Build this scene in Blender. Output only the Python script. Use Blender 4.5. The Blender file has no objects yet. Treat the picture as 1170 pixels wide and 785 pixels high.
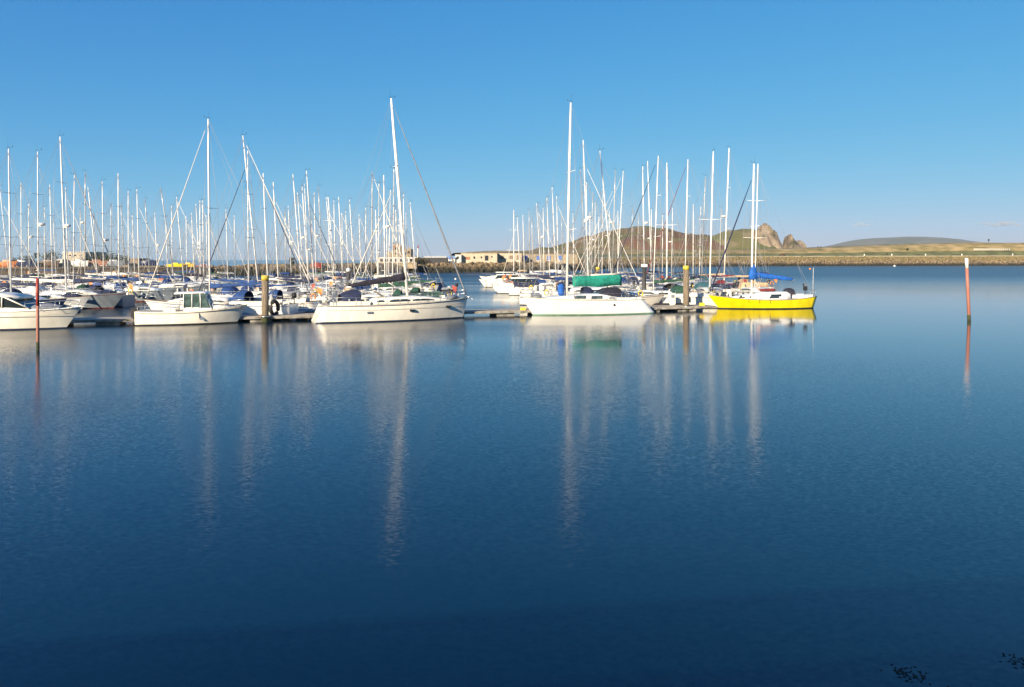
import bpy, bmesh, math, random
from mathutils import Vector, Matrix
random.seed(11)
R = math.radians
sc = bpy.context.scene
COL = sc.collection

# ------------------------------------------------------------ camera, sky, sun, exposure
EYE = 4.6; FPX = 845.0; CX = 585.0; HY = 296.8          # eye height (m), focal length / centre / horizon in photo pixels
cam_d = bpy.data.cameras.new('camera'); cam = bpy.data.objects.new('camera', cam_d); COL.objects.link(cam)
cam_d.sensor_width = 36; cam_d.lens = 36 * FPX / 1170; cam_d.shift_y = -(392.5 - HY) / 1170
cam_d.clip_start = 0.1; cam_d.clip_end = 60000
cam.location = (0, 0, EYE); cam.rotation_euler = (R(90), 0, 0)
sc.camera = cam
SUN_EL = 20.0; SUN_AZ = 211.0                            # azimuth clockwise from +Y: low sun behind the left shoulder
world = bpy.data.worlds.new('World'); sc.world = world; world.use_nodes = True
wn = world.node_tree.nodes; wl = world.node_tree.links
sky = wn.new('ShaderNodeTexSky'); sky.sky_type = 'NISHITA'; sky.sun_disc = False
sky.sun_elevation = R(SUN_EL); sky.sun_rotation = R(SUN_AZ); sky.altitude = 0
sky.air_density = 0.6; sky.dust_density = 0.2; sky.ozone_density = 5.0
# the phone's highlight roll-off on the sky: c / (1 + k c) per channel, with its blue-leaning white balance
def wv(op, a, b_):
    v = wn.new('ShaderNodeVectorMath'); v.operation = op
    for i_, q_ in enumerate((a, b_)):
        if isinstance(q_, tuple): v.inputs[i_].default_value = q_
        else: wl.new(q_, v.inputs[i_])
    return v.outputs[0]
sk = wv('POWER', wv('MINIMUM', sky.outputs[0], (14, 40, 60)), (1.3, 1, 1))
sk = wv('DIVIDE', sk, wv('ADD', wv('MULTIPLY', sk, (.01, .26, .57)), (1, 1, 1)))
sk = wv('MULTIPLY', sk, (.262, .872, 1.90))
wl.new(sk, wn['Background'].inputs[0])
wn['Background'].inputs[1].default_value = 0.15
sun_d = bpy.data.lights.new('sun', 'SUN'); sun = bpy.data.objects.new('sun', sun_d); COL.objects.link(sun)
sun_d.energy = 4.9; sun_d.angle = R(0.8); sun_d.color = (1.0, 0.835, 0.61)
sd = Vector((math.sin(R(SUN_AZ)) * math.cos(R(SUN_EL)), math.cos(R(SUN_AZ)) * math.cos(R(SUN_EL)), math.sin(R(SUN_EL))))
sun.rotation_euler = sd.to_track_quat('Z', 'Y').to_euler()
sc.view_settings.view_transform = 'Standard'; sc.view_settings.look = 'None'
sc.view_settings.exposure = 1.0; sc.view_settings.gamma = 1
try:
    sc.cycles.use_denoising = True; sc.cycles.max_bounces = 6; sc.cycles.caustics_reflective = False
    sc.cycles.sample_clamp_indirect = 6; sc.cycles.volume_bounces = 0
except Exception: pass

def xat(px, d): return (px - CX) * d / FPX              # world x of a photo column at depth d
def dat(y, z=0.0): return (EYE - z) * FPX / (y - HY)    # depth of a point at height z seen on photo row y
def zat(y, d): return EYE - (y - HY) * d / FPX

# ------------------------------------------------------------ materials
MATS = {}
def mat(name, col, rough=0.6, var=0.12, scale=3.0, metal=0.0, bump=0.0, spec=0.5, col2=None, coat=0.0, stretch=None):
    if name in MATS: return MATS[name]
    m = bpy.data.materials.new(name); m.use_nodes = True; MATS[name] = m
    nt = m.node_tree; N = nt.nodes; Lk = nt.links; b = N['Principled BSDF']
    b.inputs['Roughness'].default_value = rough; b.inputs['Metallic'].default_value = metal
    b.inputs['Specular IOR Level'].default_value = spec; b.inputs['Coat Weight'].default_value = coat
    tc = N.new('ShaderNodeTexCoord'); mp = N.new('ShaderNodeMapping'); Lk.new(tc.outputs['Object'], mp.inputs[0])
    if stretch: mp.inputs['Scale'].default_value = stretch
    no = N.new('ShaderNodeTexNoise'); no.inputs['Scale'].default_value = scale; no.inputs['Detail'].default_value = 6
    Lk.new(mp.outputs[0], no.inputs['Vector'])
    cr = N.new('ShaderNodeValToRGB'); Lk.new(no.outputs['Fac'], cr.inputs[0]); Lk.new(cr.outputs[0], b.inputs['Base Color'])
    c2 = col2 or tuple(c * (1 - 2.2 * var) for c in col)
    cr.color_ramp.elements[0].position = 0.32; cr.color_ramp.elements[0].color = (*c2, 1)
    cr.color_ramp.elements[1].position = 0.68; cr.color_ramp.elements[1].color = (*[min(1, c * (1 + var * .4)) for c in col], 1)
    if bump:
        bp = N.new('ShaderNodeBump'); bp.inputs['Strength'].default_value = bump; Lk.new(no.outputs['Fac'], bp.inputs['Height'])
        Lk.new(bp.outputs[0], b.inputs['Normal'])
    return m
GEL = mat('gelcoat', (.82, .80, .74), .22, .07, 1.6, coat=.3, stretch=(1.5, 1.5, .5))
GELC = mat('gelcoat_cream', (.86, .82, .71), .25, .06, 1.6, coat=.3, stretch=(1.5, 1.5, .5))
GELW = mat('gelcoat_white', (.84, .84, .80), .2, .04, 1.2, coat=.3)
GELB = mat('hull_navy', (.015, .03, .09), .2, .1, 1, coat=.4)
GELG = mat('hull_grey', (.25, .29, .33), .3, .1, 1)
YEL = mat('hull_yellow', (.84, .68, .006), .22, .09, 1.8, coat=.5, stretch=(1.2, 1.2, .5))
DECK = mat('deck', (.50, .48, .42), .7, .2, 6)
DECKG = mat('deck_grey', (.30, .31, .31), .7, .2, 6)
TEAK = mat('teak', (.33, .22, .13), .7, .2, 5, stretch=(1, 12, 1))
BOOT_N = mat('boot_navy', (.03, .05, .10), .5, .2, 2)
BOOT_G = mat('boot_green', (.22, .38, .27), .5, .15, 2)
BOOT_K = mat('boot_dark', (.04, .045, .04), .6, .3, 2)
BOOT_R = mat('boot_red', (.25, .05, .04), .6, .3, 2)
GLASS = mat('window_glass', (.02, .03, .035), .08, .2, 1, spec=.8)
GLASSG = mat('cabin_glass', (.10, .16, .15), .06, .3, 2, spec=.9)
ALU = mat('mast_paint', (.88, .86, .80), .35, .04, 2)
ALUG = mat('mast_anodised', (.55, .54, .50), .35, .08, 2, metal=.4)
STEEL = mat('steel', (.55, .56, .57), .3, .1, 5, metal=.8)
WIRE = mat('wire', (.33, .33, .33), .45, .1, 5, metal=.3)
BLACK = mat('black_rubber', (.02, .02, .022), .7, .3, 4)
COVER = {
    'navy': mat('canvas_navy', (.018, .028, .075), .85, .25, 4, bump=.3),
    'blue': mat('canvas_blue', (.012, .055, .20), .85, .2, 4, bump=.3),
    'bright blue': mat('canvas_bright_blue', (.01, .12, .50), .8, .2, 4, bump=.3),
    'green': mat('canvas_green', (.01, .27, .20), .85, .2, 4, bump=.4),
    'dark green': mat('canvas_dark_green', (.015, .07, .045), .85, .2, 4, bump=.3),
    'black': mat('canvas_black', (.020, .018, .035), .85, .25, 4, bump=.3),
    'dark red': mat('canvas_red', (.20, .02, .025), .85, .2, 4, bump=.3),
    'tan': mat('canvas_tan', (.62, .45, .26), .85, .15, 4, bump=.3),
    'white': mat('canvas_white', (.72, .70, .65), .8, .1, 4, bump=.3),
    'grey': mat('canvas_grey', (.22, .24, .27), .85, .15, 4, bump=.3),
    'teal': mat('canvas_teal', (.03, .12, .15), .85, .2, 4, bump=.3)}
SAILW = mat('sail_white', (.72, .68, .60), .8, .08, 3)
WOOD = mat('pile_timber', (.23, .18, .125), .85, .25, 3, bump=.5, stretch=(4, 4, .6))
WOODD = mat('pile_dark', (.05, .05, .05), .7, .2, 3)
WEEDY = mat('pile_weed', (.06, .07, .03), .9, .3, 8, bump=.5)
PLANK = mat('pontoon_deck', (.42, .37, .30), .85, .2, 3, bump=.3, stretch=(6, 1, 1))
FLOAT = mat('pontoon_float', (.33, .31, .27), .9, .3, 2, bump=.3)
SAFY = mat('safety_yellow', (.85, .62, .03), .5, .12, 3)
SAFD = mat('cap_yellow_worn', (.62, .47, .06), .6, .2, 5)
SAFO = mat('safety_orange', (.80, .26, .06), .5, .15, 3)
RED = mat('red_paint', (.36, .045, .03), .5, .2, 6)
REDW = mat('pole_red_worn', (.31, .085, .06), .7, .25, 5, col2=(.33, .19, .14), stretch=(6, 6, 1))
WHITEP = mat('white_paint', (.78, .76, .70), .5, .08, 4)
ORG = mat('orange_hull', (.62, .22, .08), .5, .2, 3)

# ------------------------------------------------------------ object helpers
def tag(o, label=None, cat=None, group=None, kind=None):
    if label: o['label'] = label
    if cat: o['category'] = cat
    if group: o['group'] = group
    if kind: o['kind'] = kind
    return o
def empty(name, loc, rz=0.0, label=None, cat=None, group=None):
    o = bpy.data.objects.new(name, None); COL.objects.link(o); o.location = loc; o.rotation_euler = (0, 0, rz)
    o.empty_display_size = .3
    return tag(o, label, cat, group)
class MB:
    """collects shapes, then links them as one mesh object"""
    def __init__(s): s.v = []; s.f = []; s.m = []; s.sm = []; s.cm = 0
    def add(s, vs, fs, smooth=False, ms=None):
        k = len(s.v); s.v += [tuple(p) for p in vs]
        for i, f in enumerate(fs): s.f.append(tuple(a + k for a in f)); s.m.append(ms[i] if ms else s.cm); s.sm.append(smooth)
        return s
    def box(s, x0, x1, y0, y1, z0, z1):
        vs = [(x, y, z) for z in (z0, z1) for y in (y0, y1) for x in (x0, x1)]
        return s.add(vs, [(0, 2, 3, 1), (4, 5, 7, 6), (0, 1, 5, 4), (2, 6, 7, 3), (0, 4, 6, 2), (1, 3, 7, 5)])
    def tube(s, pts, r, seg=6, flat=1.0, cap=True):
        pts = [Vector(p) for p in pts]; n = len(pts)
        rs = list(r) if isinstance(r, (list, tuple)) else [r] * n
        vs = []; up0 = None
        for i, p in enumerate(pts):
            t = (pts[min(i + 1, n - 1)] - pts[max(i - 1, 0)]).normalized()
            a = Vector((0, 0, 1)) if abs(t.z) < .9 else Vector((1, 0, 0))
            u = t.cross(a).normalized(); w = u.cross(t).normalized()
            for k in range(seg):
                an = 2 * math.pi * k / seg
                vs.append(p + u * math.cos(an) * rs[i] + w * math.sin(an) * rs[i] * flat)
        fs = []
        for i in range(n - 1):
            for k in range(seg):
                a = i * seg + k; b = i * seg + (k + 1) % seg
                fs.append((a, b, b + seg, a + seg))
        if cap: fs.append(tuple(range(seg))[::-1]); fs.append(tuple(range((n - 1) * seg, n * seg)))
        return s.add(vs, fs, True)
    def loft(s, rings, closed=True, cap=True, smooth=True):
        m = len(rings[0]); vs = [p for r in rings for p in r]; fs = []
        for i in range(len(rings) - 1):
            for k in range(m if closed else m - 1):
                a = i * m + k; b = i * m + (k + 1) % m
                fs.append((a, b, b + m, a + m))
        if cap and closed: fs.append(tuple(range(m))[::-1]); fs.append(tuple(range((len(rings) - 1) * m, len(rings) * m)))
        return s.add(vs, fs, smooth)
    def sphere(s, c, r, sx=1, sy=1, sz=1, n=8):
        rings = []
        for i in range(n + 1):
            th = math.pi * i / n; rr = max(r * math.sin(th), 1e-4)
            rings.append([(c[0] + sx * rr * math.cos(2 * math.pi * k / (n + 2)), c[1] + sy * rr * math.sin(2 * math.pi * k / (n + 2)), c[2] - sz * r * math.cos(th)) for k in range(n + 2)])
        return s.loft(rings)
    def build(s, name, m, parent=None, loc=None):
        me = bpy.data.meshes.new(name); me.from_pydata(s.v, [], s.f)
        for mm in (m if isinstance(m, (list, tuple)) else [m]): me.materials.append(mm)
        me.polygons.foreach_set('material_index', s.m); me.polygons.foreach_set('use_smooth', s.sm)
        bm = bmesh.new(); bm.from_mesh(me); bmesh.ops.recalc_face_normals(bm, faces=bm.faces); bm.to_mesh(me); bm.free()
        o = bpy.data.objects.new(name, me); COL.objects.link(o)
        if parent: o.parent = parent
        if loc: o.location = loc
        return o
def lerp(a, b, t): return a + (b - a) * t
def interp(x, tab):
    if x <= tab[0][0]: return tab[0][1]
    for (a, u), (b, v) in zip(tab, tab[1:]):
        if x <= b: return u + (v - u) * (x - a) / (b - a)
    return tab[-1][1]

# ------------------------------------------------------------ water
def water_material(name, slope, calm_right, body=(.0004, .012, .027), far=False):
    m = bpy.data.materials.new(name); m.use_nodes = True
    nt = m.node_tree; N = nt.nodes; K = nt.links; b = N['Principled BSDF']
    b.inputs['Base Color'].default_value = (*body, 1); b.inputs['IOR'].default_value = 1.5
    b.inputs['Roughness'].default_value = .045 if not far else .12; b.inputs['Specular IOR Level'].default_value = .5
    geo = N.new('ShaderNodeNewGeometry')
    def noise(scale, sx, sy, det=2.0):
        mp = N.new('ShaderNodeMapping'); mp.inputs['Scale'].default_value = (sx, sy, 1); mp.inputs['Rotation'].default_value = (0, 0, R(12))
        K.new(geo.outputs['Position'], mp.inputs[0])
        no = N.new('ShaderNodeTexNoise'); no.inputs['Scale'].default_value = scale; no.inputs['Detail'].default_value = det
        K.new(mp.outputs[0], no.inputs['Vector']); return no
    def vm(op, a, c):
        v = N.new('ShaderNodeVectorMath'); v.operation = op
        for i, q in enumerate((a, c)):
            if isinstance(q, tuple): v.inputs[i].default_value = q
            elif q is not None: K.new(q, v.inputs[i])
        return v.outputs[0]
    def sca(a, f):
        v = N.new('ShaderNodeVectorMath'); v.operation = 'SCALE'; K.new(a, v.inputs[0])
        if isinstance(f, float): v.inputs['Scale'].default_value = f
        else: K.new(f, v.inputs['Scale'])
        return v.outputs[0]
    def mth(op, a, c):
        v = N.new('ShaderNodeMath'); v.operation = op
        for i, q in enumerate((a, c)):
            if isinstance(q, (int, float)): v.inputs[i].default_value = q
            elif q is not None: K.new(q, v.inputs[i])
        return v.outputs[0]
    h = (.5, .5, .5)
    tot = None
    for scale, sx, sy, amp in ((13.0, .8, 1.15, .185), (4.0, .7, 1.3, .008), (.5, .6, 1.4, .003)) if not far else ((.8, .5, 1.4, .5), (.12, .5, 1.4, .25)):
        o = sca(vm('SUBTRACT', noise(scale, sx, sy).outputs['Color'], h), amp * slope)
        tot = o if tot is None else vm('ADD', tot, o)
    # wind patches: long soft streaks of ruffled and of smooth water
    pn = noise(.035, .5, 1.6, 3.0)
    mr = N.new('ShaderNodeMapRange'); K.new(pn.outputs['Fac'], mr.inputs['Value'])
    mr.inputs['From Min'].default_value = .38; mr.inputs['From Max'].default_value = .62
    mr.inputs['To Min'].default_value = .4; mr.inputs['To Max'].default_value = 1.3
    fac = mr.outputs[0]
    if calm_right:
        sp = N.new('ShaderNodeSeparateXYZ'); K.new(geo.outputs['Position'], sp.inputs[0])
        ratio = mth('DIVIDE', mth('ADD', sp.outputs['X'], -2.0), 28.0)
        cl = N.new('ShaderNodeMapRange'); K.new(ratio, cl.inputs['Value']); cl.interpolation_type = 'SMOOTHSTEP'
        cl.inputs['From Min'].default_value = -0.2; cl.inputs['From Max'].default_value = 1.0
        cl.inputs['To Min'].default_value = 1.0; cl.inputs['To Max'].default_value = .16
    if calm_right:                                        # the fairway beyond the berths is more exposed to the wind
        so = N.new('ShaderNodeMapRange'); K.new(sp.outputs['Y'], so.inputs['Value']); so.interpolation_type = 'SMOOTHSTEP'
        so.inputs['From Min'].default_value = 190; so.inputs['From Max'].default_value = 420
        so.inputs['To Min'].default_value = 0.0; so.inputs['To Max'].default_value = 1.0
        ro = N.new('ShaderNodeMapRange'); K.new(mth('MULTIPLY', cl.outputs[0], mr.outputs[0]), ro.inputs['Value'])   # capillary ripples too small to see one by one
        ro.inputs['From Min'].default_value = .16; ro.inputs['From Max'].default_value = 1.25; ro.inputs['To Min'].default_value = .06; ro.inputs['To Max'].default_value = .225; 
        rf = N.new('ShaderNodeMapRange'); K.new(sp.outputs['Y'], rf.inputs['Value']); rf.interpolation_type = 'SMOOTHSTEP'
        rf.inputs['From Min'].default_value = 60; rf.inputs['From Max'].default_value = 230; rf.inputs['To Min'].default_value = 0; rf.inputs['To Max'].default_value = .24
        K.new(mth('ADD', ro.outputs[0], rf.outputs[0]), b.inputs['Roughness'])
        fac = mth('MULTIPLY', fac, mth('ADD', cl.outputs[0], so.outputs[0]))
    tot = sca(tot, fac)
    flat = vm('MULTIPLY', tot, (1, 1, 0))
    nrm = N.new('ShaderNodeVectorMath'); nrm.operation = 'NORMALIZE'
    K.new(vm('ADD', flat, (0, 0, 1)), nrm.inputs[0]); K.new(nrm.outputs[0], b.inputs['Normal'])
    return m
def sheet(name, pts, z, m):
    b = MB(); b.add([(x, y, z) for x, y in pts], [tuple(range(len(pts)))]); o = b.build(name, m); return tag(o, kind='structure')

# breakwater line: (photo column, depth, rubble crest z, back z) -> the toe of the stone slope, seen from the harbour
BW = [(-420, 150), (-200, 165), (0, 188), (130, 200), (240, 212), (330, 224), (400, 238), (480, 264), (560, 273), (640, 288), (672, 340), (700, 405),
      (760, 470), (830, 512), (900, 540), (1000, 560), (1100, 575), (1170, 585), (1300, 600), (1500, 620)]
BWP = [(xat(p, d), d) for p, d in BW]
hw = water_material('harbour_water', 1.0, True)
ow = water_material('open_sea', 1.6, False, body=(.006, .03, .07), far=True)
off = [(x, y + 8) for x, y in BWP]
sheet('harbour_water', [(-3000, -60), (3000, -60), (3000, 640), (off[-1][0], off[-1][1])] + off[::-1][1:] + [(-3000, 130)], 0, hw)
sheet('open_sea', [(-3000, 130)] + off + [(3000, 640), (26000, 640), (26000, 45000), (-45000, 45000), (-45000, 130)], 0, ow)

# ------------------------------------------------------------ quay under the photographer
q = MB()
e = lambda x: .75 + .14 * x
q.add([(-80, e(-80), -1), (80, e(80), -1), (80, -55, -1), (-80, -55, -1), (-80, e(-80), 3.35), (80, e(80), 3.35), (80, -55, 3.35), (-80, -55, 3.35)],
      [(0, 1, 5, 4), (1, 2, 6, 5), (2, 3, 7, 6), (3, 0, 4, 7), (4, 5, 6, 7)])
CONC = mat('concrete', (.34, .32, .28), .9, .2, 1.5, bump=.3)
tag(q.build('quay', CONC), kind='structure')
root = empty('quay_shadow_bars', (0, e(0) - .1, 3.35), math.atan(.14), 'unseen row of close bars added to soften the quay shadow', 'shadow screen')
b = MB()  # bars added out of view; their partial shadow softens the quay's shadow edge
for k in range(-420, 420): b.box(k * .085 - .014, k * .085 + .014, -.014, .014, -.02, .76)
b.build('bars', STEEL, root); b = MB(); b.box(-36, 36, -.03, .03, .765, .81); b.build('top_bar', STEEL, root)

# ------------------------------------------------------------ sailing yachts
class Hull:
    """lofted hull; x forward, origin at the mast foot on the waterline"""
    def __init__(s, L, B, aft, zs, bow_over, st_over, fat=.78):
        s.L, s.B, s.aft, s.zs, s.bo, s.so, s.fat = L, B, aft, zs, bow_over, st_over, fat
    def z(s, t): a, m_, b = s.zs; return a * (1 - t) * (1 - 2 * t) + m_ * 4 * t * (1 - t) + b * t * (2 * t - 1)
    def half(s, t):
        if t > .4: u = (t - .4) / .6; f = max(0, 1 - u ** 2.3) ** .85
        else: f = 1 - (1 - s.fat) * ((.4 - t) / .4) ** 2
        return max(.015, s.B / 2 * f)
    def x(s, t, v): return lerp(-s.aft + s.so + t * (s.L - s.so - s.bo), -s.aft + t * s.L, v)
    def t_at(s, x): return (x + s.aft) / s.L
    def y_at(s, x): return s.half(min(1, max(0, s.t_at(x))))
    def z_at(s, x): return s.z(min(1, max(0, s.t_at(x))))
    def mesh(s, parent, m_hull, m_boot, m_stripe=None, n=20):
        b = MB(); rings = []; rail = []
        for i in range(n + 1):
            t = i / n; t = 1 - (1 - t) ** 1.25; zz = s.z(t); hb = s.half(t); bw = hb * (.9 - .42 * t ** 3)
            lv = [-.4, -.08, .085, .10, .19, .2 + (zz - .2) * .35, .2 + (zz - .2) * .72, zz - .14, zz - .09, zz]
            pts = []
            for z in lv:
                v = max(0, min(1.0, z / zz)); y = bw + (hb - bw) * v ** .75
                if z < 0: y = bw * (.97 if z > -.2 else .6)
                pts.append((s.x(t, v), y, z))
            rings.append(pts + [(p[0], -p[1], p[2]) for p in pts[::-1]])
        m = len(rings[0]); vs = [p for r in rings for p in r]; fs = []; ms = []
        band = [1, 1, 1, 0, 0, 0, 0, 2, 0]
        for i in range(n):
            for k in range(m - 1):
                kk = k if k < m // 2 else m - 2 - k
                fs.append((i * m + k, i * m + k + 1, (i + 1) * m + k + 1, (i + 1) * m + k))
                ms.append(0 if k == m // 2 - 1 else band[min(kk, 8)])
        fs.append(tuple(range(m))); ms.append(0)
        # sheer edge runs over the last pair: leave it open for the deck
        keep = [(f, q_) for j, (f, q_) in enumerate(zip(fs, ms)) if not (j < n * (m - 1) and j % (m - 1) == m // 2 - 1)]
        b.add(vs, [f for f, _ in keep], True, [q_ for _, q_ in keep]); b.sm[-1] = False
        return b.build('hull', [m_hull, m_boot, m_stripe or m_hull], parent)
    def deck(s, parent, m, n=16):
        b = MB(); rings = []
        for i in range(n + 1):
            t = i / n; x = s.x(t, 1); hb = s.half(t) - .004; z = s.z(t) - .03
            rings.append([(x, hb, z), (x, hb * .5, z + .05), (x, 0, z + .07), (x, -hb * .5, z + .05), (x, -hb, z)])
        b.loft(rings, closed=False); return b.build('deck', m, parent)
    def rail_pts(s, x0, x1, dz, side, inset=.05, n=8):
        return [(x, side * max(.02, s.y_at(x) - inset), s.z_at(x) + dz) for x in [lerp(x0, x1, i / n) for i in range(n + 1)]]

def make_cabin(parent, H, x0, x1, w, h, m, m_glass=None, wins=(), front=.42, aftcut=.04):
    """low coachroof with sloping front; returns side-half-width and roof functions"""
    def tw(x):
        u = (x - x0) / (x1 - x0); return min(w * (1 - .45 * max(0, (u - .45) / .55) ** 1.6), H.y_at(x) * .8)
    def th(x):
        u = (x - x0) / (x1 - x0)
        return h * min(1, .72 + u / aftcut * .28 if u < aftcut else 1) * (1 if u < 1 - front else max(.06, 1 - ((u - 1 + front) / front) ** 1.5 * .95))
    b = MB(); rings = []
    for i in range(15):
        x = lerp(x0, x1, i / 14); W = tw(x); hh = th(x); z = H.z_at(x) - .02
        rings.append([(x, W, z), (x, W * .93, z + hh * .72), (x, W * .82, z + hh * .95), (x, W * .45, z + hh * 1.06), (x, 0, z + hh * 1.1),
                      (x, -W * .45, z + hh * 1.06), (x, -W * .82, z + hh * .95), (x, -W * .93, z + hh * .72), (x, -W, z)])
    b.loft(rings); c = b.build('cabin', m, parent)
    for (a, bb, z0, z1) in wins:
        for sd_ in (1, -1):
            g = MB(); rr = []
            for i in range(7):
                x = lerp(a, bb, i / 6); hh = th(x); zb = H.z_at(x) - .02
                tp = min(1, i / 6 * 5 + .25) if i < 3 else min(1, (6 - i) / 6 * 5 + .25)
                lo, hi = lerp(.5, z0, 1), lerp(z0, z1, .45 + .55 * tp)
                yl = tw(x) * (1 - .07 * lo / .72) + .012; yh = tw(x) * (1 - .07 * min(hi, .72) / .72) + .012
                rr.append([(x, sd_ * (yl - .03), zb + hh * lo), (x, sd_ * yl, zb + hh * lo), (x, sd_ * yh, zb + hh * hi), (x, sd_ * (yh - .03), zb + hh * hi)])
            g.loft(rr, smooth=False); g.build('window', m_glass or GLASS, c)
    return c, tw, th

def make_rig(root, H, top, lean_x, lean_y, mr, zfoot, spread=(.42, .7), frac=.93, fsail=None, fr=.05, matm=None, bow_x=None, backstay=True, radar=None, wire=.006, bits=1.0):
    """mast, spreaders, stays, furled headsail; lean_* are metres of lean per metre of height"""
    mm = matm or ALU
    P = lambda z: Vector((lean_x * (z - zfoot), lean_y * (z - zfoot), z))
    b = MB(); b.tube([P(zfoot), P(lerp(zfoot, top, .5)), P(lerp(zfoot, top, .82)), P(top)], [mr, mr, mr * .92, mr * .62], 8, flat=.75)
    mast = b.build('mast', mm, root)
    bx = bow_x if bow_x is not None else H.L - H.aft - .15
    sp_t = []
    for i, f in enumerate(spread):
        z = lerp(zfoot, top, f); w = H.B * (.40 if i == 0 else .30) if len(spread) > 1 else H.B * .36
        s = MB()
        for sd_ in (1, -1): s.tube([P(z), P(z) + Vector((-.12 * w, sd_ * w, .05))], [.03, .018], 5)
        s.build('spreader', mm, mast); sp_t.append((z, w))
    s = MB()
    for sd_ in (1, -1):
        pts = [(-.1, sd_ * (H.y_at(0) - .06), H.z_at(0))] + [P(z) + Vector((-.12 * w, sd_ * w, .05)) for z, w in sp_t] + [P(lerp(zfoot, top, .985))]
        s.tube(pts, wire, 4)
        if sp_t: s.tube([(-.35, sd_ * (H.y_at(-.35) - .08), H.z_at(0)), P(sp_t[0][0] - .1)], wire, 4)
    ft = P(lerp(zfoot, top, frac)); s.tube([(bx, 0, H.z_at(bx)), ft], wire, 4)
    if backstay:
        sx = -H.aft + .15; split = P(top) * .25 + Vector((sx, 0, H.z_at(sx))) * .75
        s.tube([P(top), split], wire, 4)
        for sd_ in (1, -1): s.tube([split, (sx, sd_ * H.half(.02) * .7, H.z_at(sx))], wire, 4)
    s.tube([P(top), P(zfoot + .95) + Vector((-H.L * .38, 0, .1))], wire * .6, 4)
    s.build('rigging', WIRE, root)
    if fsail:
        a = Vector((bx, 0, H.z_at(bx) + .25)); d_ = ft - a
        b = MB(); b.tube([a, a + d_ * .04, a + d_ * .35, a + d_ * .75, a + d_ * .95], [.03, fr * 1.15, fr, fr * .75, .02], 7)
        b.build('furled_sail', fsail, root)
        b = MB(); b.tube([a - Vector((0, 0, .12)), a], .09, 8); b.build('furling_drum', STEEL, root)
    if bits:
        b = MB(); t = P(top)
        b.tube([t, t + Vector((0, .05, .12)), t + Vector((.35, .05, .16))], .008, 4); b.tube([t + Vector((.3, .05, .16)), t + Vector((.3, .05, .28))], .018, 4)
        b.tube([t + Vector((-.06, 0, 0)), t + Vector((-.06, 0, .7))], .006, 4)
        b.tube([t + Vector((-.25, -.02, .1)), t + Vector((.02, -.02, .1))], .008, 4)
        b.build('masthead_instruments', BLACK, mast)
    if radar:
        z = lerp(zfoot, top, radar); p = P(z) + Vector((mr + .27, 0, 0)); b = MB()
        b.loft([[(p.x + r_ * math.cos(k * math.pi / 5), p.y + r_ * math.sin(k * math.pi / 5), p.z + dz) for k in range(10)] for dz, r_ in ((-.1, .15), (-.07, .27), (.08, .27), (.14, .18))])
        b.box(p.x - .3, p.x, -.05, .05, p.z - .16, p.z - .1); b.build('radar_dome', WHITEP, mast)
    return mast, P
def make_boom(root, P, z, length, rise, cover, fat=.17, cover_h=1.0, boomm=None, drop=False):
    p0 = P(z) + Vector((-.12, 0, 0)); p1 = p0 + Vector((-length, 0, rise))
    b = MB(); b.tube([p0, p1], .065, 6); boom = b.build('boom', boomm or ALU, root)
    if cover is not None:
        rings = []
        for i in range(12):
            u = i / 11; c = p0.lerp(p1, u * .97) + Vector((.1 * (1 - u), 0, 0)); a = lerp(fat, fat * .55, u) * (1 + .09 * math.sin(u * 23 + length)); hh = a * 1.35 * cover_h
            if i == 0 and cover_h < 2: hh *= 1.45
            if i == 11: a *= .5; hh *= .6
            rings.append([(c.x + .0, c.y + a * math.cos(k * math.pi / 5) * (1 if math.sin(k * math.pi / 5) < 0 else .72), c.z + hh * .55 + hh * math.sin(k * math.pi / 5)) for k in range(10)])
        b = MB(); b.loft(rings); b.build('sail_cover', cover, boom)
    return boom
def make_rails(root, H, x0, x1, m=STEEL, post=7, r=.012, near=True):
    b = MB()
    for sd_ in (1, -1):
        for dz in (.58, .32): b.tube(H.rail_pts(x0, x1, dz, sd_), r * .55, 4)
        for i in range(post + 1):
            x = lerp(x0, x1, i / post); y = sd_ * (H.y_at(x) - .05); z = H.z_at(x)
            b.tube([(x, y, z - .03), (x, y, z + .6)], r, 4)
    b.build('guardrail', m, root)
    bx = H.L - H.aft
    b = MB()
    for dz in (.62, .34):
        b.tube([(x1, H.y_at(x1) - .05, H.z_at(x1) + dz), (bx - .25, .16, H.z_at(bx) + dz), (bx + .05, 0, H.z_at(bx) + dz), (bx - .25, -.16, H.z_at(bx) + dz), (x1, -H.y_at(x1) + .05, H.z_at(x1) + dz)], r * 1.2, 5)
    for p in ((x1, H.y_at(x1) - .05), (x1, -H.y_at(x1) + .05), (bx - .3, .14), (bx - .3, -.14)): b.tube([(p[0], p[1], H.z_at(p[0]) - .03), (p[0], p[1], H.z_at(p[0]) + .62)], r, 5)
    b.build('pulpit', m, root)
    b = MB(); sx = -H.aft + .12; w = H.y_at(sx) - .08
    for dz in (.62, .34): b.tube([(x0, H.y_at(x0) - .05, H.z_at(x0) + dz), (sx, w, H.z_at(sx) + dz), (sx, -w, H.z_at(sx) + dz), (x0, -H.y_at(x0) + .05, H.z_at(x0) + dz)], r * 1.2, 5)
    for y in (w, w * .4, -w * .4, -w): b.tube([(sx, y, H.z_at(sx) - .03), (sx, y, H.z_at(sx) + .62)], r, 5)
    b.build('pushpit', m, root)
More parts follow.
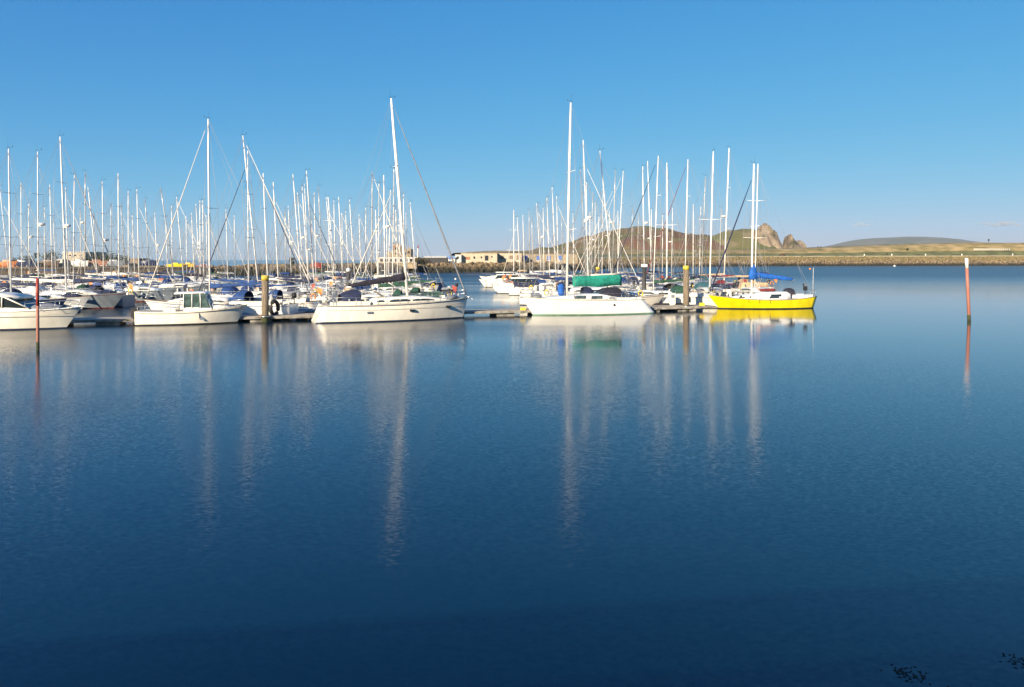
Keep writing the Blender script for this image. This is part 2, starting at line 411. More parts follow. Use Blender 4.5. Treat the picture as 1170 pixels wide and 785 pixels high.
def make_hood(root, x, z, w, h, length, m, glass=True):
    """folding spray hood: opens aft"""
    b = MB(); rings = []
    for u, hh, ww in ((0, .95, 1.0), (.3, 1.0, 1.0), (.55, .9, .97), (.8, .5, .9), (1.0, .08, .82)):
        rings.append([(x + u * length, w * ww * math.cos(a), z + h * hh * max(0, math.sin(a)) ** .6) for a in [math.pi * k / 8 for k in range(9)]])
    b.loft(rings, closed=False); o = b.build('spray_hood', m, root)
    if glass:
        g = MB()
        g.loft([[(x + length * .62 + .012, w * yy, z + h * .72 + .01), (x + length * .9 + .012, w * yy, z + h * .30)] for yy in (-.5, 0, .5)], closed=False)
        g.build('window', GLASSG, o)
    return o
def make_buoy(root, x, y, z, m=SAFY):
    b = MB(); b.tube([(x + .2 * math.cos(a), y, z + .24 * math.sin(a)) for a in [math.pi * (-.35 + 1.7 * k / 10) for k in range(11)]], .055, 6)
    return b.build('horseshoe_buoy', m, root)
def make_fender(root, x, y, z, m=None, h=.55):
    b = MB(); b.tube([(x, y, z + .25), (x, y, z), (x, y, z - .06), (x, y, z - .06 - h), (x, y, z - .12 - h)], [.01, .01, .1, .1, .02], 7)
    return b.build('fender', m or BOOT_N, root)
def make_wheel(root, x, z):
    b = MB(); b.tube([(x, .42 * math.cos(a), z + .42 * math.sin(a)) for a in [2 * math.pi * k / 14 for k in range(15)]], .02, 5)
    for k in range(3): a = math.pi * k / 3; b.tube([(x, .42 * math.cos(a), z + .42 * math.sin(a)), (x, -.42 * math.cos(a), z - .42 * math.sin(a))], .012, 4)
    b.box(x + .02, x + .22, -.12, .12, z - .75, z + .1); return b.build('steering_wheel', STEEL, root)

def make_yacht(X, Y, top, L, rz, lean, mast_px, o):
    """one berthed yacht. o: options"""
    root = empty('sailing_yacht', (X, Y, 0), rz)
    B = min(max(L * .315, 2.4), 3.6); aft = L * .56
    fb = .85 + L * .035
    H = Hull(L, B, aft, (fb - .12, fb - .06, fb + .18), L * o['bow'], o['stern'] * L, .62 + .2 * o['fat'])
    H.mesh(root, o['hull'], o['boot'], o['stripe']); H.deck(root, o['deck'])
    ch = .36 + .02 * L * .5
    wins = [(.02 * L, .16 * L, .35, .68), (-.13 * L, -.02 * L, .33, .70)] if o['wins'] == 2 else [(-.13 * L, .14 * L, .36, .66)]
    make_cabin(root, H, -.16 * L, .27 * L, B * .33, ch, o['cabin'], None, wins)
    mr = max(.055, mast_px * Y / FPX / 2 * (1.1 if X < 0 else .92))
    zf = H.z_at(0) + ch * .9
    lx, ly = lean
    mast, P = make_rig(root, H, top, lx, ly, mr, zf, o['spread'], o['frac'], o['fsail'], o['fr'], o['mastm'], radar=o['radar'], wire=.012, bits=o['bits'])
    bl = L * .40; zb = zf + .75
    make_boom(root, P, zb, bl, o['rise'], o['cover'], o['cfat'])
    make_rails(root, H, -aft + .9, L - aft - 1.2, post=5)
    if o['hood'] is not None: make_hood(root, -.26 * L, H.z_at(-.2 * L) + .05, B * .31, ch + .5, L * .12, o['hood'])
    for sd_ in (1, -1):                                 # cockpit coamings with a winch
        cb = MB(); cb.box(-.5 * L, -.17 * L, sd_ * B * .33 - .07, sd_ * B * .33 + .07, H.z_at(-.3 * L) - .02, H.z_at(-.3 * L) + .24)
        cb = cb.build('cockpit_coaming', o['cabin'], root)
        b = MB(); b.tube([(-.24 * L, sd_ * B * .33, H.z_at(-.3 * L) + .24), (-.24 * L, sd_ * B * .33, H.z_at(-.3 * L) + .38)], .07, 8); b.build('winch', STEEL, cb)
    if L > 9.6: make_wheel(root, -.42 * L, H.z_at(-.4 * L) + .62)
    b = MB(); zc = H.z_at(-.35 * L) + .035              # flat black patch on the deck, painted shade for a cockpit recess
    b.box(-.47 * L, -.18 * L, -B * .24, B * .24, zc, zc + .02); b.build('cockpit_shade_patch', BLACK, root)
    if o['extra'] & 1:
        sx = -aft + .15; b = MB(); b.loft([[(sx + x, -.55 + y, z + H.z(0)) for x, y in ((-.16, -.12), (.16, -.12), (.16, .12), (-.16, .12))] for z in (.42, .85)]); b.tube([(sx, -.55, H.z(0) + .45), (sx, -.55, H.z(0) - .1)], .05, 5); b.build('outboard_motor', BLACK, root)
    if o['extra'] & 2:
        x = .3 * L; b = MB(); b.loft([[(x + dx, .42 * w * math.cos(a), H.z_at(x) + .12 + .24 * w * math.sin(a)) for a in [2 * math.pi * k / 8 for k in range(8)]] for dx, w in ((-.12 * L, .3), (-.08 * L, .9), (.02 * L, 1), (.07 * L, .3))]); b.build('upturned_dinghy', o['dinghy'], root)
    if o['extra'] & 4:
        sx = -aft + .1; b = MB(); b.tube([(sx, .4, H.z(0)), (sx - .3, .4, H.z(0) + 1.3)], .015, 4); st = b.build('flagstaff', TEAK, root)
        b = MB(); b.loft([[(sx - .3 - .02 * k, .4 + .04 * math.sin(k), H.z(0) + 1.25 - .16 * k), (sx - .3 - .02 * k - .45 + .06 * k, .4 + .06 * math.sin(k + 1), H.z(0) + 1.05 - .2 * k)] for k in range(4)], closed=False); b.build('ensign', o['flag'], st)
    if o['extra'] & 8:
        for s_ in (1, -1):
            b = MB(); b.loft([[(x, s_ * (H.y_at(x) - .05), H.z_at(x) + .05), (x, s_ * (H.y_at(x) - .05), H.z_at(x) + .56)] for x in (-.48 * L, -.36 * L, -.25 * L)], closed=False); b.build('dodger_cloth', o['cover'], root)
    if o['buoy']: make_buoy(root, -aft + .1, .5 * o['buoy'], H.z(0) + .45, o['buoym'])
    if o['bimini']:
        b = MB(); z0 = H.z_at(-.45 * L) + 1.85
        b.loft([[(-.5 * L + k * .06 * L, B * .34 * math.cos(a), z0 - .14 + .2 * math.sin(a) - .04 * abs(k - 1)) for a in [math.pi * i / 6 for i in range(7)]] for k in range(3)], closed=False)
        b.build('bimini', o['bimini'], root)
        for sd_ in (1, -1):
            b = MB()
            for k in (0, 2): b.tube([(-.45 * L, sd_ * B * .36, H.z_at(-.45 * L)), (-.5 * L + k * .06 * L, sd_ * B * .34, z0 - .15)], .014, 4)
            b.build('bimini_frame', STEEL, root)
    for k in range(o['fend']):
        x = lerp(-.3, .18, (k + .5) / o['fend']) * L
        for sd_ in (1, -1): make_fender(root, x, sd_ * (H.y_at(x) + .10), H.z_at(x) - .12, o['fendm'])
    if o['turbine']:
        b = MB(); p = P(lerp(zf, top, .36)) + Vector((.35, 0, 0))
        hub = p + Vector((.05, -.12, .1)); b.tube([P(lerp(zf, top, .35)), p, hub], .03, 5); b.sphere(hub, .1)
        for k in range(6):
            a = 2 * math.pi * k / 6 + .3
            b.tube([hub, hub + Vector((.62 * math.cos(a), 0, .62 * math.sin(a)))], [.045, .02], 4)
        b.build('wind_generator', WIRE, mast)
    return root, H, P
TAB = [  # X, Y, mast top, length, heading quarter, lean, mast width in pixels; left to right
    (-63.23,93.18,13.84,10.29,0,-0.108,1), (-41.62,61.44,13.82,10.48,0,-0.016,2), (-51.76,78.11,12.81,9.83,0,-0.009,1), (-63.65,97.55,11.99,7.73,0,-0.012,1),
    (-41.51,64.85,14.1,10.07,0,-0.007,1.5), (-66.1,104.63,12.01,8.38,0,-0.004,1), (-50.57,81.43,12.87,9.31,0,-0.028,1.2), (-94.01,152.42,13.04,9.97,0,-0.046,0.8),
    (-42.12,69.9,16.25,12.56,0,-0.04,2), (-51.1,85.23,12.95,9.4,0,-0.031,1), (-43.42,73.21,12.99,9.82,2,0.009,1.3), (-64.97,111.45,12.07,8.18,3,-0.009,1),
    (-58.65,101.56,16.71,12.88,2,0.004,1.3), (-54.28,97.04,14.11,10.52,0,-0.108,1.2), (-65.87,117.2,11.99,7.64,2,-0.042,1), (-42.07,76.22,12.7,9.21,0,-0.014,1.2),
    (-51.14,94.38,12.02,7.23,0,-0.004,1), (-47.22,88.87,14.99,11.08,0,-0.008,1.5), (-63.05,120.59,13.85,10.11,0,-0.062,1), (-57.11,110.18,14.87,11.5,0,-0.005,1.2),
    (-63,123.54,12.04,8.86,0,-0.042,1), (-41.19,81.76,12.42,9.19,0,-0.026,1.2), (-52.35,106.89,13.43,10.26,0,-0.057,1.1), (-55.94,116.78,12.01,9.39,0,-0.044,1),
    (-42.13,92.49,13.66,10.25,0,-0.151,1.3), (-58.88,126.59,11.99,9.3,0,-0.04,1), (-52.32,113.97,12.94,9.99,0,-0.013,1), (-42.96,96.87,12.83,9.35,0,-0.087,1.1),
    (-54.47,123.93,11.9,7.54,0,-0.013,1), (-58.23,135.66,13.24,9.83,0,-0.048,1), (-46.55,110.36,12.93,9.28,0,-0.055,1), (-43.51,103.3,12.89,9.55,0,-0.007,1.2),
    (-41.81,100.42,12.66,9.78,0,-0.019,1.2), (-49.97,121.34,11.95,7.7,2,-0.02,1), (-23.77,58.2,15.68,11.85,2,-0.01,2.5), (-41.47,107.95,12,7.56,0,-0.027,1),
    (-46.36,123.91,12.03,7.23,0,-0.017,1), (-23.31,68.09,16.03,11.89,0,-0.102,1.7), (-22.08,62.01,13.76,10.02,2,-0.007,1.5), (-23.67,71.8,13,9.22,0,-0.042,1.8),
    (-25.97,82.3,13.25,9.41,0,-0.051,1.6), (-33.22,108.56,12.02,7.79,1,-0.008,1), (-30.33,101.8,12.04,8,0,-0.045,1), (-22.3,78.5,13.69,10.34,0,-0.079,1.4),
    (-25.68,91.42,12.91,9.71,0,-0.075,1), (-23.45,85.32,13.06,9.22,0,-0.066,1.4), (-24.2,88.14,13.65,10.02,0,-0.044,1), (-19.91,74.6,13.59,9.65,0,-0.068,1.6),
    (-31.33,115.62,12.02,7.42,2,-0,1), (-26.23,99.04,13.6,9.61,0,-0.022,1), (-24.35,95.01,14.02,10.48,0,-0.041,1.3), (-25.79,106.86,13.68,9.92,0,-0.087,1.1),
    (-31.93,132.94,15.9,11.21,3,-0.08,1), (-26.25,109.99,13.43,10.06,0,-0.021,1), (-25.89,113.09,14.21,10.22,0,-0.05,1.2), (-27.04,118.1,12,8.57,2,-0.011,1),
    (-27.93,126.48,12.95,9.81,0,-0.047,1), (-21.66,102,12.91,9.1,0,-0.067,1.1), (-24.55,120.44,12.01,7.72,0,-0.036,1), (-20.61,104.37,11.96,7.37,0,-0.003,1),
    (-13.59,71.49,13.13,9.63,0,0.008,1.4), (-20.15,110.99,12.09,7.28,3,-0.032,1), (-11.81,65.13,11.29,8.01,2,0.01,1.2), (-14,81.67,13.96,10.01,0,-0.013,2),
    (-16.77,99.25,11.96,8.56,2,-0.005,1), (-14.6,87.33,12.85,9.74,2,0.022,1.3), (-10.96,67.73,12.92,9.47,2,0.013,1.5), (-17.27,111.83,12.15,7.3,3,-0.03,1),
    (-22.8,150.64,12.94,9.27,0,-0.018,0.9), (-13.73,94.53,12.97,9.98,0,-0.013,1), (-16.71,117.21,12.03,7.66,2,-0.01,1), (-13.84,106.86,12.92,9.13,0,-0.076,1.1),
    (0.31,130.13,13.35,9.48,1,0,1.2), (1.36,123.36,11.68,7.29,2,-0.046,1), (2.04,120.29,11.9,8.33,2,-0.027,1), (3.24,136.35,13.77,10.14,2,-0.008,1.1),
    (3.64,129.53,12.05,8.89,1,-0.015,1), (4.7,117.68,13.62,9.69,0,-0.068,1.1), (4.6,107.01,12.68,9.74,0,-0.075,1), (4.53,104.39,11.92,8.51,2,-0.013,1),
    (4.97,96.65,12.7,9.1,0,-0.037,1.2), (6.78,114,15.77,11.9,0,-0.042,1.3), (6.94,110.39,14.11,10.35,0,-0.023,1.2), (8.68,125.81,12.09,7.37,2,-0.026,1),
    (10.02,120.33,12.24,7.36,2,-0.008,1), (8.17,80.38,14.47,11.09,0,-0.057,1.4), (7.89,75.96,16.9,12.68,0,-0.038,2.2), (8.78,86.1,13.65,9.65,2,-0.01,1),
    (12.42,117.87,12.26,7.37,2,-0,1), (9.68,90.12,12.9,9.67,2,0.012,1.2), (13.83,122.99,14.03,10.43,2,0,0.8), (15.01,128.61,12.1,8.24,2,0.008,1),
    (9.29,67.93,14.63,11.1,0,-0.093,1.6), (11.32,93.09,13.61,10.26,0,0.012,1.1), (16.47,125.82,12.88,8.01,2,0.008,1), (13.68,100.99,16.89,13.03,2,0.028,1.4),
    (15.96,111.54,11.99,8.62,2,0.002,1), (14.95,105.27,17.28,12.28,2,0.057,1.2), (18.36,114.04,12.64,7.79,2,0.019,1), (19.99,118.18,12.06,7.48,2,0.021,1),
    (17.3,96.64,16.81,12.25,0,-0.014,1.8), (20.54,108.7,19.11,10.98,0,-0.035,1.5), (22.61,120.4,12.83,7.71,2,0.007,1), (13.61,71.25,14.62,10.84,2,0.037,1.5),
    (24.96,122.84,12.04,8.6,0,0.006,1), (16.64,79.46,15.02,10.94,1,0,2), (27.05,125.39,13.39,7.47,2,0.015,1), (20.54,87.89,16.54,11.77,2,0.025,1.7),
    (24.48,99.99,12.12,7.66,2,0.003,1), (26.07,102.92,11.98,8.94,2,0.02,1), (23.35,91.2,14.94,10.55,2,0.038,1.4), (20.94,78.33,16.08,11.32,3,0.027,2),
    (29.47,105.3,12,7.59,2,0.031,1), (27.57,96.18,19.15,10.92,2,0.038,2.2), (26.25,79.95,14.99,10.6,3,0.026,1)]
ORD = ['', 'next', 'second', 'third', 'fourth', 'fifth', 'sixth', 'seventh', 'eighth', 'ninth', 'tenth', 'eleventh', 'twelfth', 'thirteenth',
       'fourteenth', 'fifteenth', 'sixteenth', 'seventeenth', 'eighteenth', 'nineteenth', 'twentieth', 'twenty-first', 'twenty-second', 'twenty-third', 'twenty-fourth', 'twenty-fifth', 'twenty-sixth']
LANDMARK = [(447, 'the black covered front yacht'), (650, 'the green covered yacht'), (859, 'the yellow yacht')]
def toppx(t): X, Y, top, L, q_, ln, th = t; return CX + (X + ln * (top - 2)) * FPX / Y
tops = sorted(TAB, key=toppx); tall = min(TAB, key=lambda t: abs(toppx(t) - 238) + abs(t[1] - 58.2) * 3)
marks = sorted([(toppx(tall), 'the tall mast behind the wheelhouse')] + LANDMARK)
def which(t):
    p = toppx(t)
    if t is tall: return 'its tall mast right behind the wheelhouse motorboat'
    best = None
    for mp_, nm in marks:
        lo, hi = min(p, mp_), max(p, mp_)
        n = sum(1 for u in TAB if lo < toppx(u) < hi and u is not t and u is not tall) + sum(1 for v, _ in marks if lo < v < hi) + 1
        if best is None or n < best[0]: best = (n, '%s of %s' % ('left' if p < mp_ else 'right', nm))
    nl = sum(1 for u in TAB if toppx(u) < p) + 1
    if nl <= best[0]: return 'mast %s from the left edge' % ORD[nl]
    return 'mast %s %s' % (ORD[best[0]], best[1])
rnd = random.Random(5)
SPECIAL = {  # nearest covers as photographed, by the photo column of the mast top
    10: 'navy', 43: 'navy', 69: 'white', 85: 'navy', 135: 'blue', 156: 'blue', 184: 'blue', 238: 'blue', 278: 'blue', 283: 'blue', 301: 'navy', 312: 'navy', 335: 'white', 350: 'navy',
    425: 'grey', 438: 'blue', 450: 'dark green', 613: 'blue', 625: 'navy', 636: 'blue', 663: 'navy', 686: 'navy', 734: 'blue', 752: 'dark green', 762: 'navy',
    786: 'navy', 806: 'dark red', 815: 'teal', 833: 'tan', 866: 'black'}
for i, t in enumerate(TAB):
    X, Y, top, L, q_, ln, th = t
    rz = q_ * math.pi / 2 + rnd.uniform(-.035, .035) + (R(6) if Y < 75 and X > 0 else 0)
    px = toppx(t); key = min(SPECIAL, key=lambda k: abs(k - px))
    cname = SPECIAL[key] if abs(key - px) < 1.6 else rnd.choice(['navy', 'navy', 'blue', 'white', 'white', 'grey', 'black', 'dark green', 'tan', 'navy'])
    hull, hn = rnd.choice([(GEL, 'white'), (GELW, 'white'), (GELC, 'cream'), (GELW, 'white'), (GELG, 'grey'), (GELB, 'navy')]) if Y > 80 else rnd.choice([(GEL, 'white'), (GELC, 'cream'), (GELW, 'white')])
    fs = rnd.choice([None, None, None, None, None, None, SAILW, SAILW, COVER['navy'], COVER['grey'], COVER['white']] if Y < 100 else [None, None, None, SAILW])
    if X < -38 and Y < 105 and rnd.random() < .45: hull, hn = rnd.choice([(GELB, 'navy'), (GELG, 'grey')])  # dark hull colours stand in for the shaded sides of the left rows
    if 770 < px < 790: fs = COVER['dark red']
    if abs(px - 238) < 2 or abs(px - 278) < 3: fs = SAILW
    lean = (ln * math.cos(rz), -ln * math.sin(rz))
    has_hood = rnd.random() < .8; hoodc = cname if rnd.random() < .7 else rnd.choice(['navy', 'blue', 'grey', 'tan'])
    if 108 < px < 142: has_hood = True; hoodc = 'bright blue' if px > 120 else 'dark green'
    o = dict(deck=rnd.choice([DECK, DECK, DECKG, TEAK]), extra=rnd.randrange(16), dinghy=rnd.choice([COVER['grey'], COVER['navy'], BLACK, GELG]), flag=rnd.choice([RED, SAFO, COVER['navy']]), hull=hull, boot=rnd.choice([BOOT_N, BOOT_K, BOOT_N, BOOT_R, BOOT_G]), stripe=rnd.choice([BOOT_N, hull, hull, COVER['blue'], BOOT_R, hull]),
             cabin=rnd.choice([GEL, GELW, GELC]), bow=rnd.uniform(.05, .13), stern=rnd.choice([-.05, -.03, .04, .08, .0]), fat=rnd.random(), wins=rnd.choice([1, 2, 2]),
             spread=rnd.choice([(.5,), (.4, .7), (.4, .7)]), frac=rnd.choice([.85, .92, .985]), fsail=fs, fr=rnd.uniform(.025, .045), mastm=rnd.choice([ALU, ALU, ALU, ALUG]),
             rise=rnd.uniform(.0, .35), cover=COVER[cname], cfat=rnd.uniform(.10, .15), bits=rnd.random() < .6, radar=rnd.uniform(.42, .6) if rnd.random() < .2 or abs(px - 69) < 2 or abs(px - 734) < 3 else None,
             hood=COVER[hoodc] if has_hood else None, buoy=rnd.choice([0, 1, -1]), buoym=rnd.choice([SAFY, SAFY, SAFO, WHITEP]),
             bimini=COVER[rnd.choice(['navy', 'blue', 'tan'])] if rnd.random() < .14 else None, fend=rnd.choice([2, 3, 3]), fendm=rnd.choice([BOOT_N, WHITEP, BLACK, WHITEP]), turbine=800 < px < 809)
    if th >= 1.5: o['mastm'] = ALU
    root, H, P = make_yacht(X, Y, top, L, rz, lean, th, o)
    side = 'left' if px < 540 else 'right'
    tag(root, '%s yacht, %s sail cover, %s' % (hn, cname, which(t)), 'sailboat', 'sailing yachts berthed in the marina')

# ------------------------------------------------------------ the three yachts on the front pontoon
def place_line(pxl, yl, pxr, yr):
    a = Vector((xat(pxl, dat(yl)), dat(yl))); b = Vector((xat(pxr, dat(yr)), dat(yr))); return a, b, math.atan2(b.y - a.y, b.x - a.x)

# front yacht with the black boom cover, bow to the right
def black_cover_yacht():
    X, Y = xat(465.5, 57.0), 57.0; rz = R(21)
    root = empty('sailing_yacht', (X, Y, 0), rz, 'cream front yacht with long black boom cover rising to its tall raked mast', 'sailboat', 'sailing yachts berthed on the front pontoon')
    L = 11.35; H = Hull(L, 3.6, 6.5, (1.30, 1.28, 1.58), .38, -.55, .84)
    h = H.mesh(root, GELC, BOOT_N, None, 28)
    H.deck(root, DECK)
    b = MB()
    for s_ in (1, -1):                                   # rubbing strake, a dark line under the rail
        b.tube([(x, s_ * (H.y_at(x) + .005), H.z_at(x) - .04) for x in [lerp(-6.9, 4.8, i / 30) for i in range(31)]], .028, 5)
    b.build('rubbing_strake', BOOT_N, root)
    b = MB()
    for s_ in (1, -1):
        b.tube([(x, s_ * (H.y_at(x) * .992 + .004), H.z_at(x) - .34) for x in [lerp(-6.6, 4.3, i / 30) for i in range(31)]], .012, 4)
    b.build('cove_line', mat('cove_line', (.45, .42, .35), .5, .1, 3), root)
    for s_ in (1, -1):                                   # small hull ports
        for x, dz in ((-3.2, .52), (.0, .50), (3.0, .46)):
            y = s_ * (lerp(H.y_at(x) * .9, H.y_at(x), .75) + .0); b = MB(); z = H.z_at(x) - dz
            y = s_ * (H.y_at(x) + .02)
            b.loft([[(x - .20, y - s_ * .3, z - .07), (x - .20, y, z - .07), (x - .20, y, z + .07), (x - .20, y - s_ * .3, z + .07)], [(x + .2, y - s_ * .3, z - .07), (x + .2, y, z - .07), (x + .2, y, z + .07), (x + .2, y - s_ * .3, z + .07)]], smooth=False)
            b.build('hull_port', GLASS if x > -1 else STEEL, h)
    c, tw, th = make_cabin(root, H, -3.0, 3.4, 1.18, .52, GELC, None, [(-2.55, -2.0, .40, .68), (-1.6, -.05, .36, .72), (.15, 1.9, .36, .66)], front=.5)
    # raised deck cover and hatch
    b = MB()
    for x in (-.9, .9, 2.1): b = MB(); b.box(x - .25, x + .25, -.25, .25, H.z_at(x) + th(x) * 1.02, H.z_at(x) + th(x) * 1.1 + .03); b.build('hatch', GLASS, c)
    zf = H.z_at(0) + .5
    tx = (448.0 - 465.5) / FPX * Y / math.cos(rz); top = zat(114, Y)
    mast, P = make_rig(root, H, top, tx / (top - zf), 0, .15, zf, (.36, .66), .985, COVER['grey'], .055, ALU, bow_x=4.75, wire=.008)
    b = MB()
    zb = 3.15; p0 = P(zb) + Vector((-.1, 0, 0)); p1 = p0 + Vector((-4.25, 0, -.62))
    make_boom(root, P, zb, 4.4, -.62, COVER['black'], .17, 1.25)
    b.tube([p1 + Vector((0, 0, .1)), P(lerp(zf, top, .97))], .006, 4)
    for s_ in (1, -1):
        for u in (.3, .65): b.tube([p0.lerp(p1, u) + Vector((0, s_ * .12, .05)), P(lerp(zf, top, .5))], .005, 4)
    b.build('lazy_jacks', WIRE, root)
    b = MB(); b.tube([P(1.95), P(1.95) + Vector((-1.6, 0, 1.0))], .035, 5); b.build('boom_vang', ALUG, root)
    make_rails(root, H, -5.8, 3.9, post=6, r=.019)
    # windscreen and navy cockpit tent
    b = MB(); z = H.z_at(-3) + .42
    b.loft([[(-3.75, 1.0 * y, z - .1), (-3.6 , .97 * y, z + .55), (-2.6, .9 * y, z + .60), (-1.85, .78 * y, z + .12)] for y in (-1, -.5, 0, .5, 1)], closed=False)
    w = b.build('windscreen', mat('clear_vinyl', (.40, .42, .38), .25, .2, 1), root)
    b = MB()
    for y in (-1, 1): b.tube([(-3.75, 1.0 * y, z - .1), (-3.6, .98 * y, z + .57), (-2.6, .91 * y, z + .62), (-1.85, .79 * y, z + .12)], .022, 5)
    b.tube([(-3.6, -.98, z + .57), (-3.6, .98, z + .57)], .022, 5); b.tube([(-2.6, -.9, z + .62), (-2.6, .9, z + .62)], .022, 5); b.build('windscreen_frame', WHITEP, w)
    b = MB(); z = H.z_at(-5)
    b.loft([[(x, 1.15 * math.cos(a), z + hh * (max(0, math.sin(a)) ** .5)) for a in [math.pi * k / 8 for k in range(9)]] for x, hh in ((-5.15, .75), (-4.7, 1.0), (-4.2, 1.12), (-3.75, 1.05))], closed=False)
    b.build('cockpit_tent', COVER['navy'], root)
    b = MB(); z = H.z_at(-6)
    for s_ in (1, -1):
        b = MB(); b.box(-6.0, -3.1, s_ * 1.25 - .1, s_ * 1.25 + .1, z - .03, z + .26); cc = b.build('cockpit_coaming', GELC, root)
        b = MB(); b.tube([(-4.6, s_ * 1.25, z + .26), (-4.6, s_ * 1.25, z + .45)], .09, 8); b.build('winch', STEEL, cc)
    make_wheel(root, -5.7, H.z_at(-5.6) + .72)
    b = MB(); z = H.z(0)                                  # white liferaft canister and stern seat
    b.loft([[(-6.3 + .05 * k, .75 + .2 * math.cos(a), z + .33 + .3 * math.sin(a)) for a in [2 * math.pi * i / 10 for i in range(10)]] for k in (0, 8)])
    b.build('liferaft_canister', WHITEP, root)
    b = MB(); b.tube([(-6.2, -.9, z + .02), (-6.2, -.9, z + 1.75)], .025, 5); b.tube([(-6.2, -.9, z + 1.75), (-5.6, -.9, z + 1.9)], .04, 5); b.build('stern_pole', WHITEP, root)
    b = MB(); b.tube([(-4.9, .98, H.z_at(-4.9) + .9), (-4.9, .95, H.z_at(-4.9) + 1.65), (-4.9, -.95, H.z_at(-4.9) + 1.65), (-4.9, -.98, H.z_at(-4.9) + .9)], .02, 5)
    b.build('tent_hoop', STEEL, root)
    b = MB(); z = H.z_at(4.8)
    b.box(4.4, 5.12, -.09, .09, z - .02, z + .06); b.tube([(4.85, 0, z + .1), (5.2, 0, z - .05), (5.25, -.2, z - .18)], .035, 5); b.build('anchor', STEEL, root)
    b = MB(); b.tube([(2.9, -.5, H.z_at(3) + .12), (3.4, -.45, H.z_at(3) + .22), (4.1, -.15, H.z_at(4) + .1)], [.16, .2, .06], 8); b.build('tender_bundle', COVER['grey'], root)
    for x in (-4.8, -2.2, .8): make_fender(root, x, H.y_at(x) + .11, H.z_at(x) - .1, WHITEP)
black_cover_yacht()

